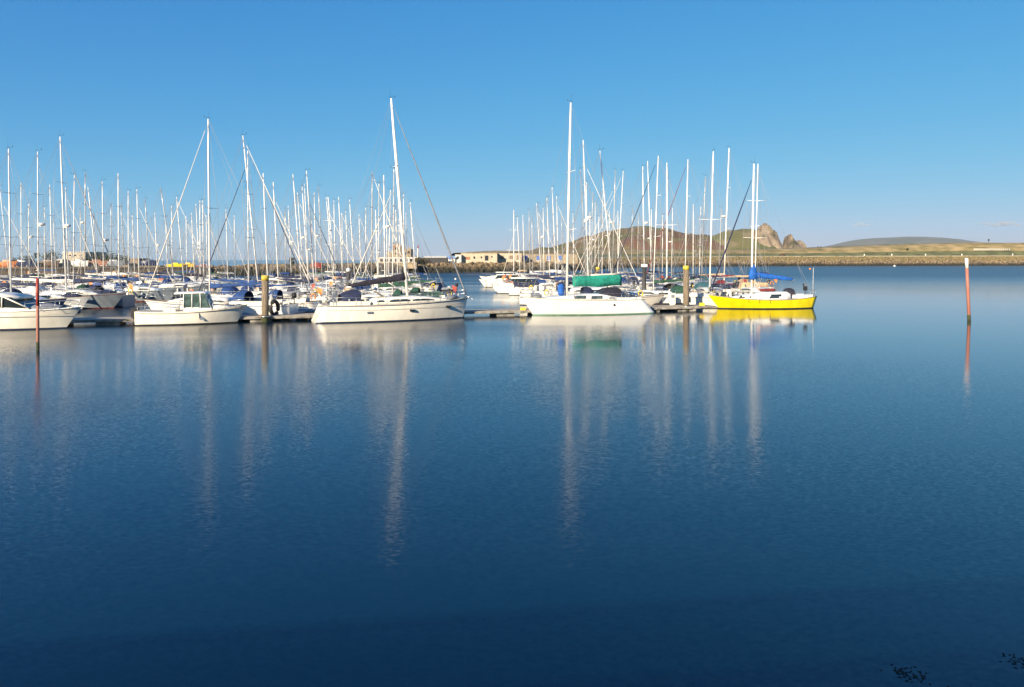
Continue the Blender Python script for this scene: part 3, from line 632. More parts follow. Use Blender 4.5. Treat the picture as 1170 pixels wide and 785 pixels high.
# front yacht with the green boom cover, bow to the left
def green_cover_yacht():
    Y = 62.3; X = xat(647.5, Y); rz = R(180 + 17)
    root = empty('sailing_yacht', (X, Y, 0), rz, 'bright white front yacht with deep green boom cover and pale green waterline', 'sailboat', 'sailing yachts berthed on the front pontoon')
    L = 10.45; aft = 6.5; H = Hull(L, 3.5, aft, (1.22, 1.25, 1.50), .95, -1.15, .74)
    h = H.mesh(root, GELW, BOOT_G, None, 28); H.deck(root, DECK)
    b = MB()
    for s_ in (1, -1): b.tube([(x, s_ * (H.y_at(x) + .0), H.z_at(x) + .01) for x in [lerp(-6.7, 3.9, i / 24) for i in range(25)]], .03, 5)
    b.build('toe_rail', mat('toe_rail_teak', (.52, .47, .36), .6, .15, 4), root)
    c, tw, th = make_cabin(root, H, -4.1, 2.6, 1.2, .50, GELW, None, [(-3.9, -3.35, .30, .48)], front=.75)
    for s_ in (1, -1):
        for a, bb in ((-2.75, -1.75), (-1.25, -.25)):
            a2, b2 = a, bb; g = MB(); zz = H.z_at(a2) - .02
            g.loft([[(x, s_ * (tw(x) * .955 - .03), zz + .14), (x, s_ * (tw(x) * .99 + .012), zz + .14), (x, s_ * (tw(x) * .93 + .03), zz + .38), (x, s_ * (tw(x) * .9 - .03), zz + .38)] for x in (a2, b2)], smooth=False)
            f = g.build('window', BLACK, c)
            g = MB(); g.loft([[(x, s_ * (tw(x) * .955), zz + .19), (x, s_ * (tw(x) * .985 + .020), zz + .19), (x, s_ * (tw(x) * .94 + .036), zz + .33), (x, s_ * (tw(x) * .9), zz + .33)] for x in (a2 + .1, b2 - .1)], smooth=False)
            g.build('pane', GLASSG, f)
    for s_ in (1, -1):
        b = MB(); x = -3.6; y = s_ * (H.y_at(x) - .02); z = H.z_at(x) - .38; b.tube([(x, y - s_ * .1, z), (x, y + s_ * .03, z)], .09, 12); b.build('porthole', GLASS, h)
    zf = H.z_at(0) + .28; top = zat(117, Y); tx = (652.5 - 647.5) / FPX * Y
    mast, P = make_rig(root, H, top, -tx / (top - zf), 0, .14, zf, (.34, .64), .985, None, .05, WHITEP, bow_x=3.6, wire=.008)
    make_boom(root, P, 2.32, 4.75, .22, None)
    b = MB(); rings = []                                   # tall flapping green boom tent, pale strip of sail on top
    for i in range(16):
        u = i / 15; x = -.55 - 4.5 * u; zt = 3.20 + .1 * u; zb = 2.30 + .06 * u + .05 * math.sin(u * 9); w = .17 + .03 * math.sin(u * 13)
        if i in (0, 15): w *= .4
        rings.append([(x, w * .6, zt), (x, w * 1.1, lerp(zt, zb, .4)), (x, w * .8, zb), (x, -w * .8, zb), (x, -w * 1.1, lerp(zt, zb, .4)), (x, -w * .6, zt)])
    b.loft(rings); sc_ = b.build('sail_cover', COVER['green'], root)
    b = MB(); b.loft([[(-2.2 - 2.7 * u, .1 * math.cos(a), 3.30 + .07 * u + .08 * math.sin(a)) for a in [2 * math.pi * k / 6 for k in range(6)]] for u in (0, .3, .7, 1)]); b.build('sail_bunt', SAILW, sc_)
    b = MB(); b.box(-4.4, -1.6, -.95, .95, 2.0, 2.05) ; make_hood(root, -4.6, H.z_at(-4.5) + .3, 1.15, .75, 2.2, COVER['black'])
    b = MB(); b.tube([P(1.7) , P(1.7) + Vector((-1.5, 0, .62))], .04, 5); b.build('boom_vang', ALU, root)
    make_rails(root, H, -5.7, 2.6, post=6, r=.017)
    b = MB(); b.tube([(2.6, -.05, H.z_at(2.6) + .02), (2.6, -.05, H.z_at(2.6) + .3), (2.6, -.05, H.z_at(2.6) + .45)], [.42, .36, .1], 12)
    b.build('deck_bundle', COVER['grey'], root)
    b = MB(); b.loft([[(.62 + .3 * w * math.cos(a), .25 + .2 * w * math.sin(a), H.z_at(.5) + z) for a in [2 * math.pi * k / 8 for k in range(8)]] for z, w in ((.3, .7), (.45, 1), (1.05, .95), (1.25, .5))]); b.build('sail_bag', COVER['bright blue'], root)
    make_buoy(root, -6.25, 1.25, H.z(0) + .5); make_buoy(root, -6.3, 1.18, H.z(0) + .5)
    b = MB(); z = H.z(0)
    for s_ in (1, -1): b = MB(); b.box(-6.3, -4.1, s_ * 1.2 - .08, s_ * 1.2 + .08, z - .03, z + .2); b.build('cockpit_coaming', GELW, root)
    make_wheel(root, -5.5, H.z_at(-5.5) + .55)
    b = MB(); b.tube([(-5.9, -.2, z + .02), (-5.9, -.2, z + .55), (-5.2, -.2, z + .6)], .03, 5); b.build('tiller', TEAK, root)
    b = MB(); z = H.z_at(3.7); b.box(3.5, 4.15, -.08, .08, z - .02, z + .05); b.tube([(3.9, 0, z + .1), (4.2, 0, z - .05), (4.25, -.15, z - .15)], .03, 5); b.build('anchor', STEEL, root)
    for x in (-5, -2.2, .6): make_fender(root, x, -H.y_at(x) - .11, H.z_at(x) - .1, BOOT_N)
green_cover_yacht()

# yellow yacht, bow to the left
def yellow_yacht():
    Y = 70.0; X = xat(858.5, Y); rz = R(180 + 8)
    root = empty('sailing_yacht', (X, Y, 0), rz, 'bright yellow yacht with blue sail cover, rightmost boat of the marina', 'sailboat', 'sailing yachts berthed on the front pontoon')
    L = 10.55; aft = 6.25; H = Hull(L, 3.1, aft, (1.14, .86, 1.32), 1.1, .35, .45)
    h = H.mesh(root, YEL, BOOT_K, None, 30)
    H.deck(root, DECK)
    b = MB()
    for s_ in (1, -1): b.tube([(x, s_ * (H.y_at(x) + .005), H.z_at(x) + .0) for x in [lerp(-6.2, 4.25, i / 30) for i in range(31)]], .035, 5)
    b.build('toe_rail', mat('toe_rail_grey', (.28, .27, .22), .6, .15, 4), root)
    c, tw, th = make_cabin(root, H, -3.3, 2.1, .98, .46, GELW, None, [(-2.3, -1.35, .34, .78), (1.0, 1.55, .3, .7)], front=.35)
    b = MB(); rings = []                                  # doghouse step
    for x, hh in ((-3.5, .6), (-3.2, .72), (-.9, .70), (-.2, .42)):
        z = H.z_at(x) - .02; rings.append([(x, .93, z), (x, .86, z + hh * .8), (x, .6, z + hh), (x, -.6, z + hh), (x, -.86, z + hh * .8), (x, -.93, z)])
    b.loft(rings); dg = b.build('doghouse', GELW, root)
    for s_ in (1, -1):
        g = MB(); g.loft([[(x, s_ * .86, H.z_at(x) + .28), (x, s_ * .935, H.z_at(x) + .28), (x, s_ * .895, H.z_at(x) + .50), (x, s_ * .8, H.z_at(x) + .50)] for x in (-2.55, -2.45, -1.6, -1.5)], smooth=False); g.build('window', GLASS, dg)
        for x in (1.35, .5):
            b = MB(); z = H.z_at(x) + .2; b.tube([(x, s_ * (tw(x) * .9), z), (x, s_ * (tw(x) + .03), z)], .08, 10); b.build('porthole', GLASS, c)
    zf = H.z_at(0) + .4; top = zat(187, Y); tx = (861.5 - 858.5) / FPX * Y
    mast, P = make_rig(root, H, top, -tx / (top - zf), 0, .12, zf, (.52,), .92, COVER['navy'], .07, ALU, bow_x=4.1, wire=.008)
    zb = 3.05
    make_boom(root, P, zb, 4.2, -.42, COVER['bright blue'], .19, 1.1)
    b = MB(); b.loft([[(P(z).x + (-.12) + r_ * 1.5 * math.cos(a), r_ * math.sin(a), z) for a in [2 * math.pi * k / 8 for k in range(8)]] for z, r_ in ((2.75, .28), (3.3, .27), (3.75, .19), (4.12, .10))]); b.build('sail_cover', COVER['bright blue'], root)
    make_rails(root, H, -5.2, 3.2, post=6, r=.012)
    for x, w in ((2.45, .5), (1.55, .4)):                 # ventilators and inclined hatch garage at the bow end of the cabin
        b = MB(); z = H.z_at(x) + th(x); b.tube([(x, .3, z), (x, .3, z + .2), (x + .15, .3, z + .3)], [.06, .06, .1], 8); b.build('ventilator', WHITEP, c)
    b = MB(); z = H.z_at(-.9) + .72
    b.loft([[(-.95 - 1.35 * u, .28 * math.cos(a), z + .14 + .13 * math.sin(a)) for a in [2 * math.pi * k / 8 for k in range(8)]] for u in (0, .15, .85, 1)]); b.build('rolled_cover', COVER['dark red'], root)
    make_hood(root, -4.0, H.z_at(-3.8) + .28, .8, .72, .9, COVER['black'])
    b = MB(); b.tube([(-.95, -.5 + .25 * math.cos(a), z + .5 + .3 * math.sin(a)) for a in [2 * math.pi * k / 12 for k in range(13)]], .07, 6); b.build('lifebuoy', mat('lifebuoy', (.75, .15, .08), .5, .2, 6, col2=(.8, .7, .6)), root)
    b = MB(); z = H.z(0)
    for s_ in (1, -1): b = MB(); b.box(-5.7, -3.7, s_ * .82 - .06, s_ * .82 + .06, z - .18, z + .16); b.build('cockpit_coaming', GELW, root)
    b = MB(); x = -5.5; b.tube([(x, 0, z), (x, 0, z + .95)], .03, 5); b.loft([[(x + dx, .02 * s_, z + .8 + dz) for dx, dz in ((-.15, 0), (.15, .05), (.12, .45), (-.1, .4))] for s_ in (-1, 1)], smooth=False); b.build('self_steering_vane', STEEL, root)
    b = MB(); b.box(-5.25, -4.95, .5, .75, z + .55, z + .95); b.build('stern_box', BLACK, root)
    b = MB(); b.tube([(-6.05, .3, z), (-6.1, .32, z + 2.7)], .018, 5); b.build('antenna', WHITEP, root)
    b = MB(); b.tube([(-5.6, -.35, z), (-5.65, -.36, z + .85), (-5.5, -.36, z + 1.0)], .02, 5); b.sphere((-5.5, -.36, z + 1.05), .12); b.build('stern_lamp', GLASS, root)
    for x in (.9, -.1, -1.1):
        b = MB(); y = H.y_at(x); b.tube([(x, -s_ * 0 + (y + .02), H.z_at(x) + .02), (x, (y + .02), H.z_at(x) - .32)], .02, 5); b.build('mooring_line', BLACK, root)
yellow_yacht()

# ------------------------------------------------------------ motorboats
def hull_simple(root, L, B, aft, zs, bo, so, fat, mh, mb, stripe=None):
    H = Hull(L, B, aft, zs, bo, so, fat); h = H.mesh(root, mh, mb, stripe, 24); H.deck(root, DECK); return H, h
def side_panel(b, H, x0, x1, z0, z1, w0, w1, s_, off_=.015, lean0=0, lean1=0):
    b.loft([[(x0, s_ * (w0 - .04), z0), (x0, s_ * (w0 + off_), z0), (x0 + lean0, s_ * (w1 + off_), z1), (x0 + lean0, s_ * (w1 - .04), z1)],
            [(x1, s_ * (w0 - .04), z0), (x1, s_ * (w0 + off_), z0), (x1 + lean1, s_ * (w1 + off_), z1), (x1 + lean1, s_ * (w1 - .04), z1)]], smooth=False)
def cabin_motorboat():
    a, c, an = place_line(156, 373.6, 262, 369.2); root = empty('cabin_motorboat', ((a.x + c.x) / 2, (a.y + c.y) / 2 + 1.1, 0), R(14), 'small cream motorboat with glazed wheelhouse, its bow pointing right', 'motorboat')
    H, h = hull_simple(root, 7.3, 2.65, 3.45, (1.0, .98, 1.32), .75, 0, .9, GELC, BOOT_K)
    for s_ in (1, -1):
        b = MB(); b.tube([(x, s_ * (H.y_at(x) + .01), H.z_at(x) - .1) for x in [lerp(-3.4, 3.6, i / 24) for i in range(25)]], .03, 5); b.build('rubbing_strake', mat('strake_grey', (.5, .46, .38), .6, .1, 3), root)
        b = MB(); y = s_ * (H.y_at(1.1) * .985 + .015)    # a dark leaf shaped mark on the hull
        b.add([(.72, y, .86), (.92, y - s_ * .0, .64), (1.12, y, .26), (.78, y, .42)], [(0, 1, 2, 3)]); 
        g = MB(); y2 = H.y_at(.9)
        g.loft([[(.72, s_ * (y2 - .12), .88), (.72, s_ * (y2 + .02), .88)], [(.86, s_ * (y2 - .12), .72), (.74, s_ * (y2 + .015), .5)], [(1.1, s_ * (y2 - .14), .3), (.78, s_ * (y2 - .01), .36)]], closed=False, smooth=False)
        g.build('hull_emblem', GELG, h)
    z = 1.0; b = MB()                                     # wheelhouse lower walls and roof
    b.loft([[(x, w, z - .05), (x, w * .98, z + .22), (x, -w * .98, z + .22), (x, -w, z - .05)] for x, w in ((-.35, .98), (.5, 1.0), (1.5, .88))], smooth=False)
    wh = b.build('wheelhouse', GELW, root)
    b = MB(); b.loft([[(x, w, z + zz), (x, w, z + zz + .07), (x, w * .6, z + zz + .12), (x, -w * .6, z + zz + .12), (x, -w, z + zz + .07), (x, -w, z + zz)] for x, w, zz in ((-.95, .95, 1.16), (-.4, 1.0, 1.18), (.9, .98, 1.20), (1.25, .7, 1.16))]); b.build('roof', GELW, wh)
    b = MB()
    for s_ in (1, -1):
        side_panel(b, H, -.33, 1.35, z + .2, z + 1.18, .965, .955, s_, 0, 0, -.25)
    b.loft([[(1.42, -.82, z + .2), (1.02, -.84, z + 1.18)], [(1.52, 0, z + .2), (1.12, 0, z + 1.18)], [(1.42, .82, z + .2), (1.02, .84, z + 1.18)]], closed=False, smooth=False)
    b.build('windscreen', GLASSG, wh)
    b = MB()
    for s_ in (1, -1):
        for x, dx in ((-.33, 0), (.22, 0), (.8, -.05)): b = MB(); b.tube([(x, s_ * .985, z + .18), (x + dx, s_ * .965, z + 1.2)], .035, 5); b.build('window_post', GELW, wh)
        b = MB(); b.tube([(1.46, s_ * .86, z + .18), (1.05, s_ * .86, z + 1.2)], .04, 5); b.build('window_post', GELW, wh)
    b = MB(); b.tube([(1.54, 0, z + .2), (1.14, 0, z + 1.18)], .03, 5)
    b.build('window_post', GELW, wh)
    b = MB(); b.loft([[(x, w, 1.04), (x, w * .85, 1.04 + hh), (x, 0, 1.06 + hh * 1.15), (x, -w * .85, 1.04 + hh), (x, -w, 1.04)] for x, w, hh in ((1.3, .85, .28), (2.2, .7, .24), (3.0, .35, .1))]); b.build('foredeck_cabin', GELC, root)
    b = MB(); b.box(1.9, 2.35, -.22, .22, 1.28, 1.36); b.build('hatch', GLASS, root)
    b = MB(); b.box(-1.7, -.9, -.8, .8, .95, 1.22); b.build('cockpit_seat', GELW, root)
    b = MB()
    for s_ in (1, -1):
        b.tube([(-3.3, s_ * 1.05, 1.35), (-1.6, s_ * 1.2, 1.33), (-.5, s_ * 1.22, 1.2)], .018, 5)
        for x in (-3.3, -2.4, -1.6): b.tube([(x, s_ * lerp(1.05, 1.2, (x + 3.3) / 1.7), .98), (x, s_ * lerp(1.05, 1.2, (x + 3.3) / 1.7), 1.34)], .015, 5)
        b.tube([(1.6, s_ * 1.1, 1.5), (2.9, s_ * .72, 1.62), (3.75, 0, 1.68)], .018, 5)
        for x, y in ((1.6, 1.1), (2.4, .9), (3.1, .58)): b.tube([(x, s_ * y, 1.05), (x, s_ * y, 1.58)], .013, 5)
    b.build('guardrail', STEEL, root)
    b = MB()                                             # rod rack and aerials
    b.tube([(-.9, .6, 1.0), (-.75, .6, 2.7)], .014, 4); b.tube([(-2.9, -.6, 1.0), (-2.7, -.6, 2.0)], .014, 4); b.tube([(-1.05, .75, 1.0), (-.5, .75, 2.2)], .016, 4)
    b.build('rod_rack', STEEL, root)
    b = MB(); b.tube([(0, 0, 2.3), (0, 0, 3.6)], .01, 4); b.tube([(-.3, .3, 2.3), (-.3, .3, 2.55)], .04, 5); b.build('antenna', WHITEP, root)
    b = MB(); b.box(-3.9, -3.45, -.2, .2, .5, 1.2); b.tube([(-3.75, 0, .6), (-3.75, 0, -.3)], .08, 6); b.build('outboard_motor', BLACK, root)
cabin_motorboat()
def cruiser():
    Y = 49.3; X = xat(20, Y); root = empty('cabin_cruiser', (X, Y, 0), R(4), 'large cream cabin cruiser cut by the left edge behind the near red pole', 'motorboat')
    H, h = hull_simple(root, 9.7, 3.2, 5.6, (1.25, 1.22, 1.42), 1.0, 0, .92, GELC, BOOT_N)
    for s_ in (1, -1):
        b = MB(); b.tube([(x, s_ * (H.y_at(x) + .0), H.z_at(x) - .34) for x in [lerp(-5.4, 3.6, i / 24) for i in range(25)]], .016, 5); b.build('hull_line', mat('strake_grey', (.5, .46, .38), .6, .1, 3), root)
        b = MB(); b.tube([(x, s_ * (H.y_at(x) + .0), H.z_at(x)) for x in [lerp(-5.5, 4.0, i / 24) for i in range(25)]], .045, 5); b.build('rubbing_strake', GELW, root)
    b = MB(); z = 1.22
    b.loft([[(x, w, z - .04), (x, w * .97, z + hh), (x, -w * .97, z + hh), (x, -w, z - .04)] for x, w, hh in ((-4.2, 1.3, .28), (-.5, 1.3, .28), (1.2, 1.15, .2), (2.6, .6, .06))]); ca = b.build('cabin', GELC, root)
    b = MB()
    b.loft([[(x, w, z + zz), (x, w * .95, z + zz + .16), (x, w * .5, z + zz + .24), (x, -w * .5, z + zz + .24), (x, -w * .95, z + zz + .16), (x, -w, z + zz)] for x, w, zz in ((-4.4, 1.2, .95), (-2.4, 1.3, 1.0), (-.6, 1.22, .95), (.6, .95, .78))]); b.build('roof', GELC, ca)
    b = MB()
    for s_ in (1, -1): side_panel(b, H, -4.0, -.35, z + .25, z + .98, 1.26, 1.22, s_, 0)
    b.build('window', GLASSG, ca)
    b = MB()
    for s_ in (1, -1):
        for x in (-4.0, -3.0, -2.1, -1.2, -.6, -.25): b = MB(); b.tube([(x, s_ * 1.29, z + .24), (x, s_ * 1.25, z + 1.0)], .035, 5); b.build('window_post', GELC, ca)
        b = MB(); b.tube([(1.35, s_ * 1.1, z + .2), (-.25, s_ * 1.22, z + 1.0)], .05, 5); b.build('window_post', GELC, ca)
    b = MB(); b.loft([[(1.35, 1.06 * y, z + .2), (.2, 1.02 * y, z + .93)] for y in (-1, -.5, 0, .5, 1)], closed=False)
    for s_ in (1, -1): b.add([(1.33, s_ * 1.08, z + .2), (-.25, s_ * 1.2, z + .22), (-.25, s_ * 1.18, z + .95), (.2, s_ * 1.04, z + .93)], [(0, 1, 2, 3)])
    b.build('windscreen', GLASS, ca)
    b = MB(); b.loft([[(x, w * math.cos(a), z + .16 + hh * math.sin(a)) for a in [math.pi * k / 6 for k in range(7)]] for x, w, hh in ((1.3, .9, .25), (2.0, .8, .32), (2.9, .45, .12))], closed=False); b.build('foredeck_cover', COVER['grey'], root)
    b = MB()
    for s_ in (1, -1):
        b.tube([(1.2, s_ * 1.3, 1.75), (2.9, s_ * .95, 1.85), (4.1, s_ * .12, 1.9)], .018, 5)
        for x, y in ((1.2, 1.3), (2.1, 1.15), (2.9, .95), (3.6, .5)): b.tube([(x, s_ * y, 1.25), (x, s_ * y, 1.85)], .014, 5)
    b.build('guardrail', STEEL, root)
    b = MB(); b.tube([(3.5, 0, 1.5), (4.0, 0, 1.5), (4.35, 0, 1.42)], .05, 5); b.tube([(3.9, 0, 1.45), (4.02, 0, 1.95)], .03, 5); b.build('anchor', WHITEP, root)
    b = MB(); b.tube([(-.7, .4, z + 1.2), (-.7, .4, z + 2.2)], .012, 4); b.box(-1.6, -1.0, -.35, .35, z + 1.18, z + 1.26); b.build('roof_fittings', WHITEP, root)
    make_fender(root, -3, -H.y_at(-3) - .12, 1.1, WHITEP); make_fender(root, 1.5, H.y_at(1.5) + .12, 1.1, WHITEP)
cruiser()
def small_cruiser(px, Y, rz, L, label, hull=GELW, boot=BOOT_N, canopy=None, fly=False, group=None):
    root = empty('motor_cruiser', (xat(px, Y), Y, 0), rz, label, 'motorboat', group)
    H, h = hull_simple(root, L, L * .34, L * .55, (.9, .95, 1.35), L * .12, 0, .92, hull, boot)
    W = L * .13; z = 1.05
    b = MB(); b.loft([[(x * L, w * W, z - .1), (x * L, w * W * .95, z + hh), (x * L, -w * W * .95, z + hh), (x * L, -w * W, z - .1)] for x, w, hh in ((-.28, 1, .45), (.05, 1, .45), (.2, .85, .3), (.32, .4, .08))]); c = b.build('cabin', GELW, root)
    b = MB(); b.loft([[(x * L, w * W, z + .42), (x * L + dx, w * W * .92, z + 1.0), (x * L + dx, -w * W * .92, z + 1.0), (x * L, -w * W, z + .42)] for x, w, dx in ((-.25, .95, 0), (.03, .95, 0), (.13, .8, -.5))], smooth=False); b.build('window', GLASS, c)
    b = MB(); b.loft([[(x * L, w * W, z + 1.0), (x * L, w * W * .8, z + 1.13), (x * L, -w * W * .8, z + 1.13), (x * L, -w * W, z + 1.0)] for x, w in ((-.36, .95), (-.1, 1.05), (.1, .7))]); b.build('roof', GELW, c)
    if fly:
        b = MB(); b.loft([[(x * L, w * W, z + 1.12), (x * L, w * W, z + hh), (x * L, -w * W, z + hh), (x * L, -w * W, z + 1.12)] for x, w, hh in ((-.3, .9, 1.5), (-.02, .9, 1.65), (.06, .6, 1.3))]); b.build('flybridge', GELW, c)
        b = MB(); b.tube([(-.2 * L, -W * .8, z + 1.4), (-.22 * L, -W * .8, z + 2.4), (-.22 * L, W * .8, z + 2.4), (-.2 * L, W * .8, z + 1.4)], .05, 5); b.build('radar_arch', WHITEP, c)
    if canopy:
        b = MB(); b.loft([[(x * L, W * math.cos(a), z + .1 + hh * max(0, math.sin(a)) ** .5) for a in [math.pi * k / 8 for k in range(9)]] for x, hh in ((-.5, .6), (-.42, .95), (-.34, .98))], closed=False); b.build('canopy', canopy, root)
    b = MB()
    for s_ in (1, -1): b.tube([(.05 * L, s_ * L * .15, 1.65), (.3 * L, s_ * L * .1, 1.8), (.44 * L, 0, 1.9)], .016, 4)
    for x, y in ((.1, .14), (.2, .125), (.3, .1)):
        for s_ in (1, -1): b.tube([(x * L, s_ * y * L, 1.1), (x * L, s_ * y * L, 1.75)], .012, 4)
    b.build('guardrail', STEEL, root); return root
small_cruiser(572, 148, R(178), 9.5, 'white motor cruiser with dark hull underside at the far tip of the right pontoon', GELW, BOOT_N, COVER['navy'], group='motor cruisers of the right pontoon')
small_cruiser(573, 124, R(182), 8.5, 'small white motor cruiser with dark red fender at the left edge of the right group', GELW, BOOT_K, None, group='motor cruisers of the right pontoon')
small_cruiser(628, 141, R(170), 11.5, 'white flybridge motor cruiser behind the front green covered yacht', GELW, BOOT_N, None, True, group='motor cruisers of the right pontoon')
small_cruiser(590, 101, R(184), 8.0, 'white motor cruiser with blue canopy left of the green covered yacht', GELW, BOOT_N, COVER['blue'], group='motor cruisers of the right pontoon')

def rib(px, Y, rz, L, label, m=GELG, console=True):
    root = empty('inflatable_boat', (xat(px, Y), Y, 0), rz, label, 'dinghy', 'inflatable boats tied to the front pontoon')
    b = MB(); pts = []
    for i in range(21):
        u = i / 20; a = math.pi * (u - .5)
        x = L * .5 * math.cos(a) ** .7 if abs(u - .5) < .25 else L * (.36 - (abs(u - .5) - .25) * 3.4 * .98); y = -L * .2 * (math.sin(a) if abs(u - .5) < .25 else (1 if u > .5 else -1) * .72) * 1.0
        y = L * .19 * max(-1, min(1, (u - .5) * 3.6)) if abs(u - .5) < .28 else L * .19 * (1 if u > .5 else -1)
        x = L * (.48 - .32 * (abs(u - .5) / .28) ** 2) if abs(u - .5) < .28 else L * (.16 - .66 * (abs(u - .5) - .28) / .22)
        pts.append((x, y, .38 + .12 * max(0, x / L)))
    b.tube(pts, [.1] + [.22] * 19 + [.1], 8); b.build('tube', m, root)
    b = MB(); b.loft([[(x, w, .3), (x, w * .3, -.1), (x, -w * .3, -.1), (x, -w, .3)] for x, w in ((-L * .48, L * .17), (L * .2, L * .17), (L * .42, .05))]); b.build('hull', GELG, root)
    b = MB(); b.box(-L * .2, L * -.02, -.3, .3, .3, 1.05); b.box(-L * .2 - .5, -L * .2 - .1, -.3, .3, .3, .7); b.build('console', GEL, root)
    b = MB(); b.loft([[(-L * .5 + x, w, z) for w, z in ((.15, .7), (.15, 1.15), (-.15, 1.15), (-.15, .7))] for x in (-.4, .05)]); b.tube([(-L * .5 - .2, 0, .8), (-L * .5 - .2, 0, -.2)], .07, 6); b.build('outboard_motor', BLACK, root)
    return root
rib(283, 57.6, R(15), 5.4, 'grey inflatable boat at the foot of the left yellow capped pile')
rib(345, 61.5, R(17), 6.2, 'grey inflatable boat left of the stern of the black covered yacht')
rib(754, 69.2, R(190), 5.0, 'black inflatable boat behind the transom of the green covered yacht', BLACK)
rib(504, 108, R(184), 4.2, 'grey inflatable boat at the right end of the left group')

# ------------------------------------------------------------ pontoons
def pontoon(name, pts, width, label, group=None, float_gap=3.4, z=.42, fingers=None):
    """planked walkway on floats along a polyline"""
    root = empty('pontoon', (pts[0][0], pts[0][1], 0), 0, label, 'pontoon', group)
    o = Vector((pts[0][0], pts[0][1], 0)); b = MB()
    for p, q_ in zip(pts, pts[1:]):
        p = Vector((*p, 0)) - o; q_ = Vector((*q_, 0)) - o; d = (q_ - p); n = Vector((-d.y, d.x, 0)).normalized() * width / 2; Ln = d.length; d.normalize()
        b.loft([[p + n + Vector((0, 0, z - .1)), p + n + Vector((0, 0, z)), p - n + Vector((0, 0, z)), p - n + Vector((0, 0, z - .1))], [q_ + n + Vector((0, 0, z - .1)), q_ + n + Vector((0, 0, z)), q_ - n + Vector((0, 0, z)), q_ - n + Vector((0, 0, z - .1))]], smooth=False)
        for s_ in (1, -1):
            m1 = n * (1.02 * s_); w = MB(); w.loft([[x + m1 * 1.0 + Vector((0, 0, z - .2)), x + m1 + Vector((0, 0, z - .02)), x + m1 * 1.05 + Vector((0, 0, z - .02)), x + m1 * 1.05 + Vector((0, 0, z - .2))] for x in (p, q_)], smooth=False); w.build('waling', WOOD if group else FLOAT, root)
        k = 1.0
        while k < Ln - .5:
            c = p + d * k; f = MB(); f.loft([[c + d * t + n * .9 + Vector((0, 0, -.25)), c + d * t + n * .9 + Vector((0, 0, z - .11)), c + d * t - n * .9 + Vector((0, 0, z - .11)), c + d * t - n * .9 + Vector((0, 0, -.25))] for t in (-.75, .75)], smooth=False); f.build('float', FLOAT, root)
            k += float_gap
    b.build('decking', PLANK, root)
    return root
FL = lambda X: 62.1 + .34 * X
pontoon('front', [(-46, FL(-46) + 1.5), (-15.5, FL(-15.5)), (-1.8, FL(-1.8)), (18.2, FL(18.2))], 2.3, 'long front pontoon joining the two groups of boats')
GP = 'walkways leading away between the rows of boats'
pontoon('w', [(-47.8, 52), (-48, 150)], 1.9, 'far left walkway between rows of moored yachts', GP)
pontoon('w', [(-17.6, 58.5), (-18.5, 135)], 1.9, 'walkway behind the black covered yacht, leading away', GP)
pontoon('w', [(14.6, 69.0), (14.2, 70.5), (15, 140)], 1.6, 'walkway leading away behind the yellow capped right pile', GP)
def pile(px, ytop, Y, w, label, cap=True, m=None, ball=False, capm=SAFD, lamp=False):
    X = xat(px, Y); top = zat(ytop, Y); root = empty('mooring_pile', (X, Y, 0), 0, label, 'pile', 'piles holding the pontoons')
    r = w * Y / FPX / 2; b = MB(); b.tube([(0, 0, -.8), (0, 0, 1.0), (0, 0, top - (.37 if cap else .02))], [r * 1.02, r, r * .97], 14); b.build('shaft', m or WOOD, root)
    b = MB(); b.tube([(0, 0, -.5), (0, 0, .35), (0, 0, .52)], [r * 1.05, r * 1.04, r * 1.01], 14); b.build('weed_band', WEEDY, root)
    if cap:
        b = MB(); b.tube([(0, 0, top - .38), (0, 0, top - .04), (0, 0, top)], [r * 1.06, r * 1.06, r * .8], 14); b.build('cap', capm, root)
    if ball: b = MB(); b.sphere((0, 0, top + .12), .24); b.build('cap', WHITEP, root)
    if lamp:
        b = MB(); b.box(-.3, .3, -.12, .12, top, top + .28); b.tube([(0, 0, top + .28), (0, 0, top + .9)], .03, 5); b.build('lamp_head', WHITEP, root)
    b = MB(); b.tube([((r + .08) * math.cos(a), (r + .08) * math.sin(a), .42) for a in [2 * math.pi * k / 14 for k in range(15)]], .05, 5); b.build('pile_ring', STEEL, root)
pile(303, 314.5, 54.6, 8, 'stout timber mooring pile with yellow cap on the left front pontoon')
pile(784, 303.5, 66.6, 7, 'stout timber mooring pile with yellow cap beside the yellow yacht')
pile(736, 305, 74.0, 4.6, 'black mooring pile carrying a white lamp head', False, WOODD, lamp=True)
pile(683, 305, 101, 4.2, 'far timber pile with yellow cap above the green boom cover')
pile(398, 310, 77.0, 5, 'dark mooring pile with a white ball top behind the black covered yacht', False, WOODD, ball=True)
pile(680, 303, 118, 3.0, 'dark far pile left of the far yellow capped pile', False, WOODD)
def pole(pxt, yt, pxb, yb, w, label, bands):
    Y = dat(yb); root = empty('channel_pole', (xat(pxb, Y), Y, 0), 0, label, 'marker pole', 'red marker poles standing in the water')
    top = zat(yt, Y); dx = (pxt - pxb) * Y / FPX; r = w * Y / FPX / 2; P = lambda z: (dx * z / top, 0, z)
    b = MB(); b.tube([P(-1.0), P(bands[0] * top), P(bands[1] * top)], [r, r, r], 12); b.build('shaft', REDW, root)
    b = MB(); b.tube([P(bands[1] * top - .01), P(top)], [r * 1.04, r * 1.0], 12); b.build('top_band', WHITEP if bands[2] else RED, root)
    b = MB(); b.tube([P(-.6), P(.28), P(.42)], [r * 1.08, r * 1.07, r * 1.02], 12); b.build('weed_band', WEEDY, root)
pole(1104.3, 295, 1107.3, 366, 3.5, 'leaning rusty red marker pole with white top, alone on the right', (.5, .84, True))
